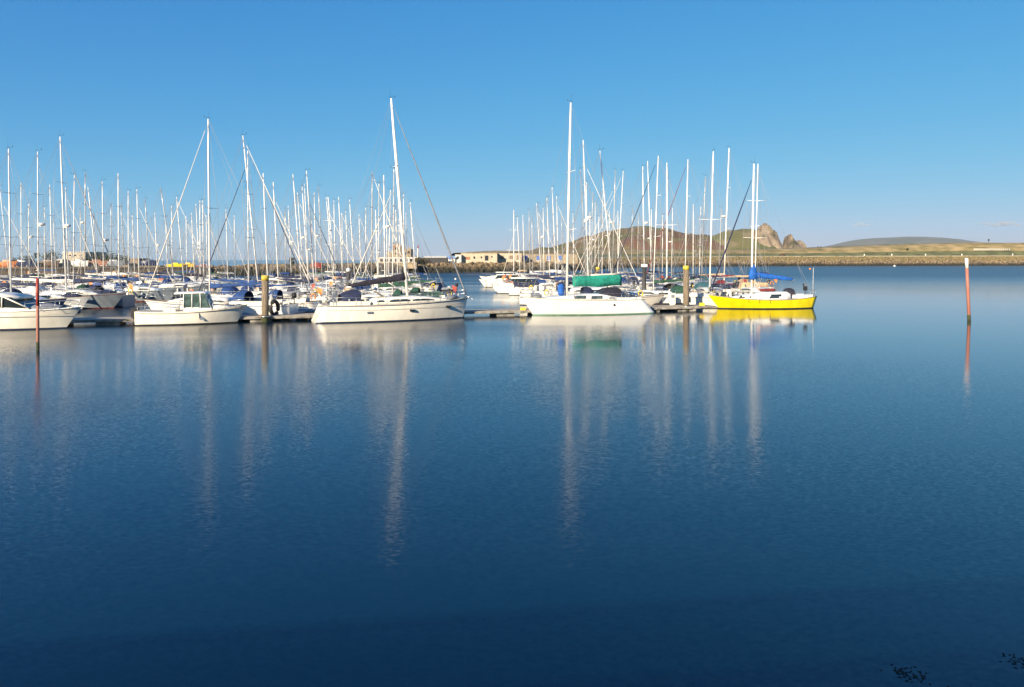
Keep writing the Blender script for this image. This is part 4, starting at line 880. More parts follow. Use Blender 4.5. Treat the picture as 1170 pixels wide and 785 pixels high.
pole(42.8, 318, 43.3, 400, 3.2, 'slim red marker pole in front of the cabin cruiser on the left', (.4, .62, False))
def front_box(px, y0, y1, w, Y, name, m, label, cat, group=None, d=.35):
    X = xat(px, Y); z0, z1 = zat(y1, Y), zat(y0, Y); W = w * Y / FPX / 2
    root = empty(name, (X, Y, 0), R(18), label, cat, group); return root, W, z0, z1
for px, y0, y1, w, Y, lab in ((327, 344.5, 361, 7.5, 57.2, 'cream service pedestal right of the left pile'), (767.5, 335, 351.5, 7, 68.4, 'cream service pedestal left of the right pile'), (348, 337, 350, 4.5, 66, 'slim cream service pedestal behind the left one')):
    root, W, z0, z1 = front_box(px, y0, y1, w, Y, 'service_pedestal', GELC, lab, 'service pedestal', 'service pedestals on the pontoons')
    z0 = .42; b = MB(); b.loft([[(-W * k, -.2 * k, z), (W * k, -.2 * k, z), (W * k, .2 * k, z), (-W * k, .2 * k, z)] for z, k in ((z0, 1.05), (z0 + .08, 1.05), (z0 + .1, 1), (z1 - .06, .97), (z1, .85))], smooth=False); b.build('housing', GELC, root)
    b = MB(); b.box(-W * .6, W * .6, -.215, -.2, z1 - .42, z1 - .15); b.build('socket_panel', GELG, root)
root = empty('tyre_fender', (xat(313.5, 56.0), 56.0, 0), R(62), 'black tyre standing upright beside the left pile', 'tyre')
b = MB(); b.tube([(0 + .38 * math.cos(a), 0, .95 + .5 * math.sin(a)) for a in [2 * math.pi * k / 16 for k in range(17)]], .15, 8); b.build('tyre', BLACK, root)
root = empty('traffic_cone', (xat(298.5, 54.3), 54.9, .0), 0, 'orange cone at the foot of the left pile', 'cone')
b = MB(); b.tube([(0, 0, .45), (0, 0, 1.05)], [.2, .05], 12); b.build('cone', SAFO, root); b = MB(); b.box(-.26, .26, -.26, .26, .42, .46); b.build('base', SAFO, root)
for px, y, Y, lab in ((349, 363, 57.9, 'yellow fender block on the pontoon edge left of the black covered yacht'), (597.5, 355, 61.4, 'yellow fender block at the bow of the green covered yacht'), (802, 349, 67.2, 'yellow fender block at the bow of the yellow yacht')):
    b = MB(); z = zat(y, Y); w = .17; b.loft([[(-w * 1.3 * k, -.14 * k, z - .22 + dz), (w * 1.3 * k, -.14 * k, z - .22 + dz), (w * 1.3 * k, .14, z - .22 + dz), (-w * 1.3 * k, .14, z - .22 + dz)] for dz, k in ((0, .9), (.04, 1), (.42, 1), (.46, .85))], smooth=False)
    o = b.build('fender_block', SAFY, None, (xat(px, Y), Y, 0)); tag(o, lab, 'fender', 'yellow fender blocks on the front pontoon')
o = MB(); o.loft([[(0, -.1 * k, .40 + dz), (0, .1 * k, .40 + dz), (2.2, .1 * k, .40 + dz), (2.2, -.1 * k, .40 + dz)] for dz, k in ((0, 1), (.1, 1))]); 
for x0, w, lab in ((354, 1.0, ''),):
    pass
# floating buoys
for px, y, m, lab in ((925.5, 308, SAFO, 'orange and white mooring buoy floating beyond the yellow yacht'), (1022, 304.6, WHITEP, 'tiny white mooring buoy near the right breakwater'), (520.5, 319.5, WHITEP, 'white mooring buoy in the channel behind the front yacht')):
    Y = dat(y); r = 1.25 * Y / FPX; root = empty('mooring_buoy', (xat(px, Y), Y, 0), 0, lab, 'buoy', 'mooring buoys')
    b = MB(); b.sphere((0, 0, r * .5), r, n=8); b.build('float', m, root); b = MB(); b.tube([(r * .25 * math.cos(a), 0, r * 1.6 + r * .25 * math.sin(a)) for a in [2 * math.pi * k / 8 for k in range(9)]], r * .06, 4); b.build('ring', STEEL, root)
# floating seaweed near the quay
for (px, y, n, lab) in ((1040, 771, 70, 'dark clump of floating seaweed near the bottom right corner'), (1163, 757, 40, 'dark seaweed at the right edge of the water below')):
    Y = dat(y); b = MB(); rr = random.Random(px)
    for k in range(n):
        cx = rr.gauss(0, .10); cy = rr.gauss(0, .09); a = rr.uniform(0, math.pi); ln = rr.uniform(.012, .045)
        b.tube([(cx, cy, -.004), (cx + ln * math.cos(a), cy + ln * math.sin(a), .006), (cx + 1.7 * ln * math.cos(a + .5), cy + 1.7 * ln * math.sin(a + .5), -.003)], [.003, .009, .003], 4, flat=.5)
    o = b.build('floating_seaweed', mat('seaweed', (.02, .022, .012), .6, .3, 9), None, (xat(px, Y), Y, 0)); tag(o, lab, 'seaweed', None, 'stuff')

# ------------------------------------------------------------ breakwaters and land
def bank(name, prof, i0, i1, m, seed, sub=7, jit=.25, zs=None):
    """strip swept along the breakwater line; prof(px) -> list of (offset behind the toe, z)"""
    b = MB(); rr = random.Random(seed); rings = []
    pts = BW[i0:i1 + 1]
    for (pa, da), (pb, db) in zip(pts, pts[1:]):
        for k in range(sub):
            u = k / sub; rings.append((lerp(pa, pb, u), lerp(da, db, u)))
    rings.append(pts[-1]); R_ = []
    for j, (px, d) in enumerate(rings):
        x, y = xat(px, d), d; a = rings[max(0, j - 1)]; c = rings[min(len(rings) - 1, j + 1)]
        t = Vector((xat(c[0], c[1]) - xat(a[0], a[1]), c[1] - a[1], 0)).normalized(); n = Vector((-t.y, t.x, 0))
        R_.append([Vector((x, y, 0)) + n * (o_ + rr.uniform(-jit, jit)) + Vector((0, 0, z + rr.uniform(-jit, jit) * .5)) for o_, z in prof(px)])
    b.loft(R_, closed=False); return b.build(name, m), rings
STONE = mat('armour_stone', (.235, .20, .145), .95, .35, .45, bump=.6, col2=(.075, .065, .048))
def stone_mat():
    m = mat('armour_stone_weathered', (.27, .20, .115), .95, .35, .8, bump=.6, col2=(.028, .022, .015)); nt = m.node_tree; N = nt.nodes; K = nt.links; b = N['Principled BSDF']
    src = b.inputs['Base Color'].links[0].from_socket; g = N.new('ShaderNodeNewGeometry'); sp = N.new('ShaderNodeSeparateXYZ'); K.new(g.outputs['Position'], sp.inputs[0])
    no = N.new('ShaderNodeTexNoise'); no.inputs['Scale'].default_value = .12; no.inputs['Detail'].default_value = 5; K.new(g.outputs['Position'], no.inputs['Vector'])
    ad = N.new('ShaderNodeMath'); ad.operation = 'MULTIPLY_ADD'; K.new(no.outputs['Fac'], ad.inputs[0]); ad.inputs[1].default_value = 3.0; K.new(sp.outputs['Z'], ad.inputs[2])
    for lo, hi, col, fl in ((2.6, 4.2, (.018, .019, .012), True), (5.2, 6.8, (.17, .135, .045), False)):   # weed below the tide line, dry grass between the upper stones
        mr = N.new('ShaderNodeMapRange'); K.new(ad.outputs[0], mr.inputs[0]); mr.inputs[1].default_value = lo; mr.inputs[2].default_value = hi
        if fl: mr.inputs[3].default_value = 1; mr.inputs[4].default_value = 0
        else: mr.inputs[3].default_value = 0; mr.inputs[4].default_value = .7
        mx = N.new('ShaderNodeMix'); mx.data_type = 'RGBA'; K.new(mr.outputs[0], mx.inputs[0]); K.new(src, mx.inputs[6]); mx.inputs[7].default_value = (*col, 1); src = mx.outputs[2]
    K.new(src, b.inputs['Base Color']); return m
STONE = stone_mat()
EARTH = mat('bank_grass', (.20, .17, .07), .95, .25, .12, col2=(.10, .11, .04))
SAND = mat('dry_grass_bank', (.30, .225, .115), .95, .18, .16, col2=(.13, .115, .045), stretch=(.6, .6, 3), bump=.6)
TRACK = mat('track', (.36, .31, .22), .95, .1, .3)
STONEL = mat('quay_wall_stone', (.40, .32, .21), .95, .2, .5, bump=.4)
# crest heights (z) by photo column, from rows of the photograph
def crest(px): return interp(px, [(-200, 2.4), (0, 2.4), (235, 2.6), (250, 2.5), (400, 2.9), (480, 3.2), (640, 3.4), (700, 4.6), (760, 5.6), (900, 6.4), (1170, 7.0), (1500, 7.3)])
def topz(px): return interp(px, [(640, 4.6), (672, 7.5), (700, 9.6), (760, 11.2), (830, 12.0), (900, 12.6), (960, 13.8), (1020, 15.6), (1090, 17.8), (1170, 19.2), (1500, 19.5)])
def rocks(i0, i1, n, seed, label):
    rr = random.Random(seed); b = MB(); pts = BW[i0:i1 + 1]
    ico = [(0, 0, 1), (.9, 0, .4), (.28, .85, .4), (-.72, .53, .4), (-.72, -.53, .4), (.28, -.85, .4), (.72, .53, -.4), (-.28, .85, -.4), (-.9, 0, -.4), (-.28, -.85, -.4), (.72, -.53, -.4), (0, 0, -1)]
    fc = [(0, 1, 2), (0, 2, 3), (0, 3, 4), (0, 4, 5), (0, 5, 1), (1, 6, 2), (2, 7, 3), (3, 8, 4), (4, 9, 5), (5, 10, 1), (6, 7, 2), (7, 8, 3), (8, 9, 4), (9, 10, 5), (10, 6, 1), (6, 11, 7), (7, 11, 8), (8, 11, 9), (9, 11, 10), (10, 11, 6)]
    seg = []
    for (pa, da), (pb, db) in zip(pts, pts[1:]): seg.append(((pa, da), (pb, db), math.hypot(xat(pa, da) - xat(pb, db), da - db)))
    tot = sum(s_[2] for s_ in seg)
    for k in range(n):
        t = rr.uniform(0, tot)
        for (A, B_, l_) in seg:
            if t <= l_: break
            t -= l_
        u = t / l_; px = lerp(A[0], B_[0], u); pA = Vector((xat(*A), A[1], 0)); pB = Vector((xat(*B_), B_[1], 0)); d = (pB - pA).normalized(); nn = Vector((-d.y, d.x, 0))
        v = rr.random(); c = crest(px); p = pA.lerp(pB, u) + nn * (v * (c * 1.5) + .2) + Vector((0, 0, v * c * .97 - .15))
        s = rr.uniform(.45, 1.4) * (1 if A[1] < 330 else 1.35)
        M_ = Matrix.Rotation(rr.uniform(0, 6.3), 3, Vector((rr.random() - .5, rr.random() - .5, rr.random() + .1)).normalized())
        sx, sy, sz = rr.uniform(.7, 1.3), rr.uniform(.6, 1.1), rr.uniform(.5, .9)
        b.add([p + M_ @ Vector((q_[0] * s * sx, q_[1] * s * sy, q_[2] * s * sz)) for q_ in ico], fc)
    o = b.build('rock_armour', STONE); tag(o, label, 'rocks', kind='stuff'); return o
nW = 10   # index of the corner where the near breakwater ends
slope, _ = bank('left_breakwater', lambda px: [(-.8, -.6), (.3, .1), (crest(px) * 1.5 + .6, crest(px) - .35), (crest(px) * 1.5 + 1.6, crest(px))], 4, nW, STONE, 1); tag(slope, kind='structure')
slope2, _ = bank('right_breakwater', lambda px: [(-.8, -.6), (.3, .1), (crest(px) * 1.5 + .6, crest(px) - .35), (crest(px) * 1.5 + 1.6, crest(px))], nW, len(BW) - 1, STONE, 2, sub=10, jit=.5); tag(slope2, kind='structure')
wallq, _ = bank('quay_wall', lambda px: [(-.2, -.8), (0, 1.1), (.1, crest(px) - .3), (.0, crest(px) - .28), (.0, crest(px) - .002), (crest(px) * 1.5 + 1.6, crest(px) - .006)], 0, 4, mat('quay_wall_dark', (.17, .13, .09), .95, .3, .3, bump=.4, col2=(.06, .05, .04)), 1, jit=.02); tag(wallq, kind='structure')
rocks(4, 6, 1500, 3, 'dark rock slope of the low left breakwater'); rocks(6, nW, 2600, 4, 'rubble slope below the long cream building'); rocks(nW, len(BW) - 1, 7500, 5, 'rubble slope of the grassy right breakwater')
land, _ = bank('left_quay', lambda px: [(crest(px) * 1.5 + 1.5, crest(px) - .004)] + ([(14, crest(px)), (60, crest(px)), (62, -1)] if px < 236 or 405 < px else [(9, crest(px) + .1), (14, -1), (15, -1.2)]), 0, nW, EARTH, 3, jit=.0); tag(land, kind='structure')
grassb, _ = bank('grass_verge', lambda px: [(crest(px) * 1.5 + 1.4, crest(px) - .01), (crest(px) * 1.5 + 5, crest(px) + .35)], nW, len(BW) - 1, EARTH, 4, jit=.0); tag(grassb, kind='structure')
roadb, _ = bank('path', lambda px: [(crest(px) * 1.5 + 5, crest(px) + .35), (crest(px) * 1.5 + 5.05, crest(px) + .95), (crest(px) * 1.5 + 13, crest(px) + 1.1)], nW, len(BW) - 1, TRACK, 5, jit=.0); tag(roadb, kind='structure')
def gz(px): return crest(px) + 1.1 + .36 * (topz(px) - crest(px) - 1.1)
lawn, _ = bank('grass_bank', lambda px: [(crest(px) * 1.5 + 13, crest(px) + 1.1), (crest(px) * 1.5 + 20, gz(px) * .6 + (crest(px) + 1.1) * .4), (crest(px) * 1.5 + 26, gz(px))], nW, len(BW) - 1, mat('lawn', (.16, .17, .06), .95, .25, .1), 6, jit=.0); tag(lawn, kind='structure')
bankt, _ = bank('dry_bank', lambda px: [(crest(px) * 1.5 + 26, gz(px)), (crest(px) * 1.5 + 29, lerp(gz(px), topz(px), .7)), (crest(px) * 1.5 + 36, topz(px)), (crest(px) * 1.5 + 60, topz(px) + .3), (crest(px) * 1.5 + 75, -2)], nW, len(BW) - 1, SAND, 7, sub=12, jit=.28); tag(bankt, kind='structure')

def depth_on(px, back): return interp(px, BW) + back
def house(name, px0, px1, ytop, back, base=None, m=None, roofm=None, label='', cat='building', wins=(), depth=8, roof='flat', group=None, doorm=None, eave=.0):
    Y = depth_on((px0 + px1) / 2, back); x0, x1 = xat(px0, Y), xat(px1, Y); z0 = crest((px0 + px1) / 2) - .3 if base is None else base; z1 = zat(ytop, Y)
    root = empty(name, ((x0 + x1) / 2, Y, z0), 0, label, cat, group); w = (x1 - x0) / 2; h = z1 - z0
    b = MB(); b.box(-w, w, 0, depth, 0, h - (.0 if roof == 'flat' else h * .28)); b.build('wall', m, root)
    if roof == 'flat': b = MB(); b.box(-w - .15, w + .15, -.15, depth + .15, h, h + .22); b.build('roof', roofm or m, root)
    elif roof == 'gable':
        e_ = h * .72; b = MB(); b.loft([[(x, -.4, e_ - .05), (x, depth / 2, h), (x, depth + .4, e_ - .05), (x, depth / 2, e_ - .02)] for x in (-w - .3, w + .3)], smooth=False); b.build('roof', roofm or m, root)
    for (px, ya, yb, wp, mm) in wins:
        xx = xat(px, Y) - (x0 + x1) / 2; za, zb = zat(yb, Y) - z0, zat(ya, Y) - z0; hw_ = wp * Y / FPX / 2
        b = MB(); b.box(xx - hw_, xx + hw_, -.06, .05, za, zb); f = b.build('door' if yb - ya > 4.5 else 'window', mm, root)
        b = MB(); b.box(xx - hw_ - .1, xx + hw_ + .1, -.10, -.065, za - .12, za); b.build('sill', WHITEP, f)
    return root
CREAM = mat('render_cream', (.50, .43, .32), .9, .12, .6); WREND = mat('render_white', (.60, .58, .53), .9, .1, .6); BRN = mat('brick_brown', (.26, .20, .15), .9, .2, 1.5)
ROOFD = mat('roof_dark', (.05, .05, .055), .8, .2, 2); ROOFR = mat('roof_red', (.33, .12, .07), .85, .2, 2); BLUEP = mat('panel_blue', (.08, .17, .48), .6, .15, 2); TERR = mat('render_terracotta', (.42, .20, .12), .9, .25, .8)
DW = mat('window_dark', (.03, .035, .04), .2, .3, 2)
TANW = mat('render_tan', (.40, .32, .21), .9, .2, .6)
house('long_building', 527, 568, 289.6, 9, m=CREAM, roofm=TANW, label='long cream building on the middle breakwater with dark doorway', wins=[(534.5, 293.5, 297, 5, TERR), (542, 293, 296, 2, DW), (550, 293, 295.5, 1.6, DW), (556, 292, 298, 4, DW), (562, 292.5, 294.5, 1.6, DW)], depth=7)
house('long_building', 568.3, 596, 289.2, 9, m=CREAM, roofm=ROOFD, label='cream building with dark flat roof right of the long cream one', wins=[(573.5, 292, 296.5, 4, BRN), (584, 292, 296.5, 4, BRN), (598 - 6, 291.5, 297, 3, BRN)], depth=7)
house('boat_shed', 597, 660, 290.5, 9.5, m=TANW, roofm=BRN, label='long tan shed with blue doors behind the right hand masts', cat='shed', wins=[(600, 291.8, 297.6, 6, BLUEP), (615, 292, 297.6, 4, BLUEP), (627, 292, 297.6, 4, BLUEP), (640, 292, 297.6, 4, BLUEP)], depth=7)
house('harbour_hut', 512, 520, 292.2, 9, m=WREND, roofm=mat('roof_blue', (.25, .40, .60), .6, .1, 2), label='small white hut with pale blue roof left of the long cream building', cat='hut', wins=[(514, 293.5, 297, 2, BLUEP)], depth=5, roof='gable')
house('harbour_hut', 520.3, 527, 291.5, 9, m=WREND, roofm=WREND, label='small white box building touching the left end of the long cream building', cat='hut', wins=[(523, 293, 296, 2.5, DW)], depth=5)
house('dark_wall', 466, 511, 295.3, 8, m=ROOFD, roofm=ROOFD, label='low black wall on the breakwater right of the castle', cat='wall', depth=1.0)
house('long_shed', 484, 509, 292.5, 60, base=2.0, m=WREND, roofm=WREND, label='far pale sheds showing over the black wall', cat='shed', depth=8, roof='gable')
house('clubhouse', 432, 477, 294.6, 12, m=WREND, roofm=WHITEP, label='low white clubhouse with a row of dark windows below the castle', wins=[(436 + 5.6 * k, 295.8, 299.2, 3.2, DW) for k in range(7)], depth=8)
house('terrace_wall', 426, 476, 300.8, 5, base=1.5, m=STONEL, label='tan stone terrace wall in front of the clubhouse', cat='wall', wins=[], depth=4)
# the castle
CAS = mat('castle_stone', (.38, .30, .20), .95, .2, .35, bump=.4)
def castle():
    Y = depth_on(455, 40); root = empty('castle', (xat(458, Y), Y, 2.5), 0, 'sandstone castle with battlements rising behind the clubhouse', 'castle'); k = Y / FPX
    def tower(pxa, pxb, y, dep, off_=0):
        a, c = xat(pxa, Y) - xat(458, Y), xat(pxb, Y) - xat(458, Y); h = zat(y, Y) - 2.5; b = MB(); b.box(a, c, off_, off_ + dep, 0, h)
        n = max(2, int((c - a) / 1.6))
        for i in range(n):
            x = a + (c - a) * (i + .25) / n; b.box(x, x + (c - a) / n * .5, off_ + .02, off_ + .5, h, h + .8)
        return b
    t = tower(449, 457.5, 280.5, 7).build('tower', CAS, root); tower(457.5, 465, 286, 8, .5).build('wall', CAS, root); tower(465, 469.5, 284.5, 6, .2).build('tower', CAS, root); tower(441, 449, 289, 8, 1).build('wall', CAS, root)
    for px, y in ((452, 284), (455, 284), (452, 289), (460, 290), (462.5, 290), (467, 288)):
        x = xat(px, Y) - xat(458, Y); z = zat(y, Y) - 2.5; b = MB(); b.box(x - .3, x + .3, -.05 if px < 457 else .15, .62, z - .5, z + .5); b.build('window', DW, root)
    b = MB(); x0 = xat(449, Y) - xat(458, Y); x1 = xat(457.5, Y) - xat(458, Y); z = zat(280, Y) - 2.5; b.box(x0 - .1, x1 + .1, -.12, 0.0 - .01, z - .75, z - .25); b.build('parapet_band', TERR, root)
castle()
def lighthouse():
    Y = depth_on(478, 30); k = Y / FPX; root = empty('lighthouse', (xat(477.5, Y), Y, 2.5), 0, 'small white lighthouse with red lantern right of the castle', 'lighthouse'); h = zat(281.5, Y) - 2.5
    b = MB(); b.tube([(0, 0, 0), (0, 0, h * .6), (0, 0, h - .7)], [1.25 * k * 1.1, .95 * k, .75 * k], 14); b.build('tower', WREND, root)
    b = MB(); b.tube([(0, 0, h - .7), (0, 0, h - .55)], 1.15 * k, 14); b.build('gallery', RED, root)
    b = MB(); b.tube([(0, 0, h - .55), (0, 0, h + .25)], .55 * k, 10); b.build('lantern', RED, root); b = MB(); b.tube([(0, 0, h + .25), (0, 0, h + .7)], [.6 * k, .05], 10); b.build('cap', RED, root)
lighthouse()
# left boatyard
house('white_block', 71.5, 98, 288.5, 34, m=mat('render_beige', (.45, .40, .32), .9, .12, .8), roofm=WREND, label='pale square block towering over the left boatyard', wins=[(80, 291, 293, 2, DW), (86, 291, 293, 2, DW), (92, 291, 293, 2, DW)], depth=12)
house('white_block', 65.5, 71.2, 297, 33, m=WREND, roofm=WREND, label='small white annex on the left side of the pale block', depth=8)
house('brown_shed', 148.5, 157.5, 296, 22, m=BRN, roofm=BRN, label='square brown shed standing above the yard', cat='shed', depth=7)
house('terraced_house', 0, 18, 301.5, 20, m=TERR, roofm=ROOFR, label='reddish house at the left edge', roof='gable', cat='house', group='houses of the boatyard', depth=8, wins=[(5, 306, 309, 2, DW), (12, 306, 309, 2, DW)])
house('terraced_house', 19, 34, 303, 18, m=BRN, roofm=ROOFD, label='brown house next to the reddish one at the left edge', roof='gable', cat='house', group='houses of the boatyard', depth=8, wins=[(24, 307, 309.5, 2, DW)])
house('terraced_house', 35, 50, 303.5, 16, m=TERR, roofm=ROOFD, label='low terracotta house with dark roof left of the white annex', roof='gable', cat='house', group='houses of the boatyard', depth=8, wins=[(40, 307.5, 310, 2, DW), (46, 307.5, 310, 2, DW)])
house('terraced_house', 51, 64, 300.5, 22, m=BRN, roofm=ROOFD, label='dark brown gabled house just left of the white annex', roof='gable', cat='house', group='houses of the boatyard', depth=8, wins=[(55, 305, 308, 2, DW)])
house('yard_shed', 100, 124, 302.5, 18, m=ROOFD, roofm=ROOFD, label='black shed right of the pale block', cat='shed', roof='gable', depth=8, group='sheds of the boatyard')
house('yard_shed', 126, 146, 300.5, 20, m=BRN, roofm=ROOFD, label='brown shed with dark roof left of the square brown shed', cat='shed', roof='gable', depth=8, group='sheds of the boatyard', wins=[(132, 305, 308, 2, DW)])
house('yard_wall', 158.5, 182, 304.5, 12, m=STONEL, label='tan quay wall right of the square brown shed', cat='wall', depth=2)
house('yard_shed', 183, 196, 302.8, 20, m=BRN, roofm=BRN, label='low brown shed left of the yellow boats', cat='shed', roof='gable', depth=6, group='sheds of the boatyard')
house('yard_shed', 200, 214, 302, 24, m=TANW, roofm=TANW, label='tan shed behind the yellow boats', cat='shed', roof='gable', depth=6, group='sheds of the boatyard')
def ashore(px, Yb, L, m, label, mast=False, rz=0.0, z0=None):
    Y = depth_on(px, Yb); z = (crest(px) if z0 is None else z0) + .7; root = empty('boat_ashore', (xat(px, Y), Y, z), rz, label, 'boat', 'boats laid up ashore')
    H = Hull(L, L * .3, L * .5, (1.0, 1.0, 1.3), L * .08, 0, .85); h = H.mesh(root, m, m, None, 12); H.deck(root, DECK)
    b = MB(); b.loft([[(-.2 * L, .8, .9), (-.2 * L, .7, 1.5), (-.2 * L, -.7, 1.5), (-.2 * L, -.8, .9)], [(.2 * L, .6, 1.0), (.15 * L, .5, 1.4), (.15 * L, -.5, 1.4), (.2 * L, -.6, 1.0)]], smooth=False); b.build('cabin', m if m is YEL or m is not GELW else GELW, root)
    for x in (-.3, .25):
        for s_ in (1, -1): b = MB(); b.tube([(x * L, s_ * 1.1, -.75), (x * L, s_ * .9, .3)], .08, 5); b.build('cradle_leg', STEEL, root)
ashore(201, 9, 4.9, YEL, 'larger yellow boat standing on the quay, left of its twin', z0=1.6); ashore(216, 9, 3.6, mat('hull_orange_yellow', (.85, .5, .02), .4, .1, 2), 'orange yellow boat standing on the quay', z0=1.6)
ashore(231, 8, 3.6, mat('hull_maroon', (.30, .03, .05), .4, .15, 2), 'dark red boat on the quay right of the yellow ones', z0=1.2)
ashore(362, 2, 3.6, RED, 'red boat standing at the left end of the stone breakwater', z0=1.7)
ashore(10, 6, 6, ORG, 'orange boat laid up ashore at the far left'); ashore(27, 5, 6, GELB, 'navy boat laid up ashore at the far left'); ashore(56, 5, 6, mat('hull_brown', (.14, .09, .06), .5, .2, 2), 'brown boat laid up below the white annex')
ashore(92, 5, 4.6, GELW, 'white boat laid up below the pale block'); ashore(112, 6, 5.5, TERR, 'brown boat laid up before the black shed'); ashore(131, 5, 5.5, GELG, 'grey boat laid up before the brown shed'); ashore(171, 4, 5, GELB, 'navy boat laid up before the tan quay wall')
# trees and shrubs on the quays
LEAF = mat('foliage', (.06, .075, .025), .9, .3, 1.2); LEAF2 = mat('foliage_dry', (.16, .13, .045), .9, .3, 1.2); BARK = mat('bark', (.12, .09, .06), .95, .2, 4)
def bush(px, back, w, h, m, label, base=None, name='shrub', trunk=True):
    Y = depth_on(px, back); rr = random.Random(int(px * 7)); root = empty(name, (xat(px, Y), Y, (crest(px) if base is None else base) - .1), 0, label, 'shrub' if name == 'shrub' else 'tree', 'shrubs and trees on the quays')
    if trunk:
        b = MB(); b.tube([(0, 0, 0), (.1, 0, h * .35), (.0, .1, h * .6)], [.14, .1, .05], 6)
        for k in range(4): a = k * 1.6; b.tube([(.05, 0, h * .3), (.35 * w * math.cos(a), .35 * w * math.sin(a), h * .65)], [.07, .02], 4)
        b.build('trunk', BARK, root)
    b = MB()
    cl = [(rr.gauss(0, .24) * w, rr.gauss(0, .2) * w, h * rr.uniform(.3, .95), rr.uniform(.14, .3) * w) for _ in range(9)]
    for k in range(620):
        c = rr.choice(cl); v = Vector((rr.gauss(0, 1), rr.gauss(0, 1), rr.gauss(0, .8))); v = v.normalized() * c[3] * rr.uniform(.5, 1.1)
        p = Vector(c[:3]) + v; p.z = max(.05, p.z); s_ = rr.uniform(.08, .2) * max(1, w / 4); a = Vector((rr.gauss(0, 1), rr.gauss(0, 1), rr.gauss(0, 1))).normalized() * s_; e_ = a.orthogonal().normalized() * s_ * .7
        b.add([p - a, p + e_, p + a, p - e_], [(0, 1, 2, 3)])
    b.build('crown', m, root)
for px, back, w, h, m, lab in ((476, 4, 3.6, 2.4, LEAF2, 'dry yellow green bush before the black wall'), (484, 4.5, 4, 2.0, LEAF2, 'wider dry bush on the breakwater edge right of the castle'), (137, 30, 6, 3.4, LEAF, 'dark tree behind the brown yard shed'), (119, 32, 6, 3.2, LEAF, 'dark tree behind the black yard shed'), (58, 36, 6, 4.0, LEAF, 'dark tree left of the pale block'), (107, 34, 5, 3.8, LEAF, 'dark tree touching the right side of the pale block'), (28, 30, 6, 2.8, LEAF, 'low dark tree over the houses at the left edge'), (334, 6, 2.0, 2.6, LEAF, 'small dark shrub on the stone breakwater crest')):
    bush(px, back, w, h, m, lab)
bush(1036, 42, 2.6, 2.0, LEAF, 'round dark bush on the dry bank left of the bench', base=gz(1036) + 1.2, trunk=True)
bush(1014, 30, 3.0, 2.2, LEAF, 'dark bush beside the path left of the white bollards', base=crest(1014) + .8)
# ------------------------------------------------------------ things along the right breakwater
def on_bank(px, row, back): Y = depth_on(px, back); return xat(px, Y), Y, zat(row, Y)
for px, row, lab in ((987.6, 288, 'leftmost of the white bollards along the breakwater path'), (1019, 288, 'white bollard beside the dark bush'), (1057.5, 287.5, 'white bollard left of the bench'), (1099, 287, 'white bollard left of the white fence'), (1157, 286, 'white bollard near the right edge at the fence end')):
    x, Y, z = on_bank(px, row, crest(px) * 1.5 + 14.5); h = 2.6 * Y / FPX
    b = MB(); b.tube([(0, 0, -.4), (0, 0, h * .8), (0, 0, h)], [.42, .38, .2], 10); o = b.build('bollard', WHITEP, None, (x, Y, crest(px) + 1.2)); tag(o, lab, 'bollard', 'white bollards along the path')
    o.scale = (1.1, 1.1, .75)
Yf = depth_on(1134, 40); root = empty('white_fence', (xat(1134, Yf), Yf, 0), 0, 'low white fence on the bank at the right', 'fence'); zf_ = gz(1134) + .8
b = MB(); r_ = MB()
for k in range(19):
    px = 1113 + k * 2.25; Y = depth_on(px, 38); x = xat(px, Y) - root.location.x; zz = gz(px) + .5; b = MB(); b.box(x - .15, x + .15, Y - Yf - .1, Y - Yf + .1, zz, zz + 1.7); b.build('post', WHITEP, root)
for za in (.9, 1.5):
    r_.tube([(xat(px, depth_on(px, 38)) - root.location.x, depth_on(px, 38) - Yf, gz(px) + .5 + za) for px in (1113, 1125, 1140, 1154)], .1, 4)
r_.build('rail', WHITEP, root)
x, Y, z = on_bank(1075.5, 281.5, 46); root = empty('shelter_bench', (x, Y, z - .6), 0, 'small bench shelter on the dry bank at the right', 'bench')
b = MB(); b.box(-2, 2, -.4, .4, .55, .7); b.build('seat', BRN, root); b = MB(); b.box(-2, 2, .35, .45, .7, 1.4); b.build('backrest', BRN, root)
b = MB(); [b.box(xx - .12, xx + .12, -.35, .35, -.3, .55) for xx in (-1.7, 1.7)]; b.build('leg', WOODD, root)
x, Y, z = on_bank(1129.7, 281, 50); root = empty('sign_post', (x, Y, z - 1), 0, 'dark sign on a post against the sky at the right', 'sign')
b = MB(); b.tube([(0, 0, 0), (0, 0, 6.4)], .11, 6); b.build('post', WOODD, root); b = MB(); b.box(-.75, .75, -.08, .08, 5.2, 6.9); b.build('board', WOODD, root)
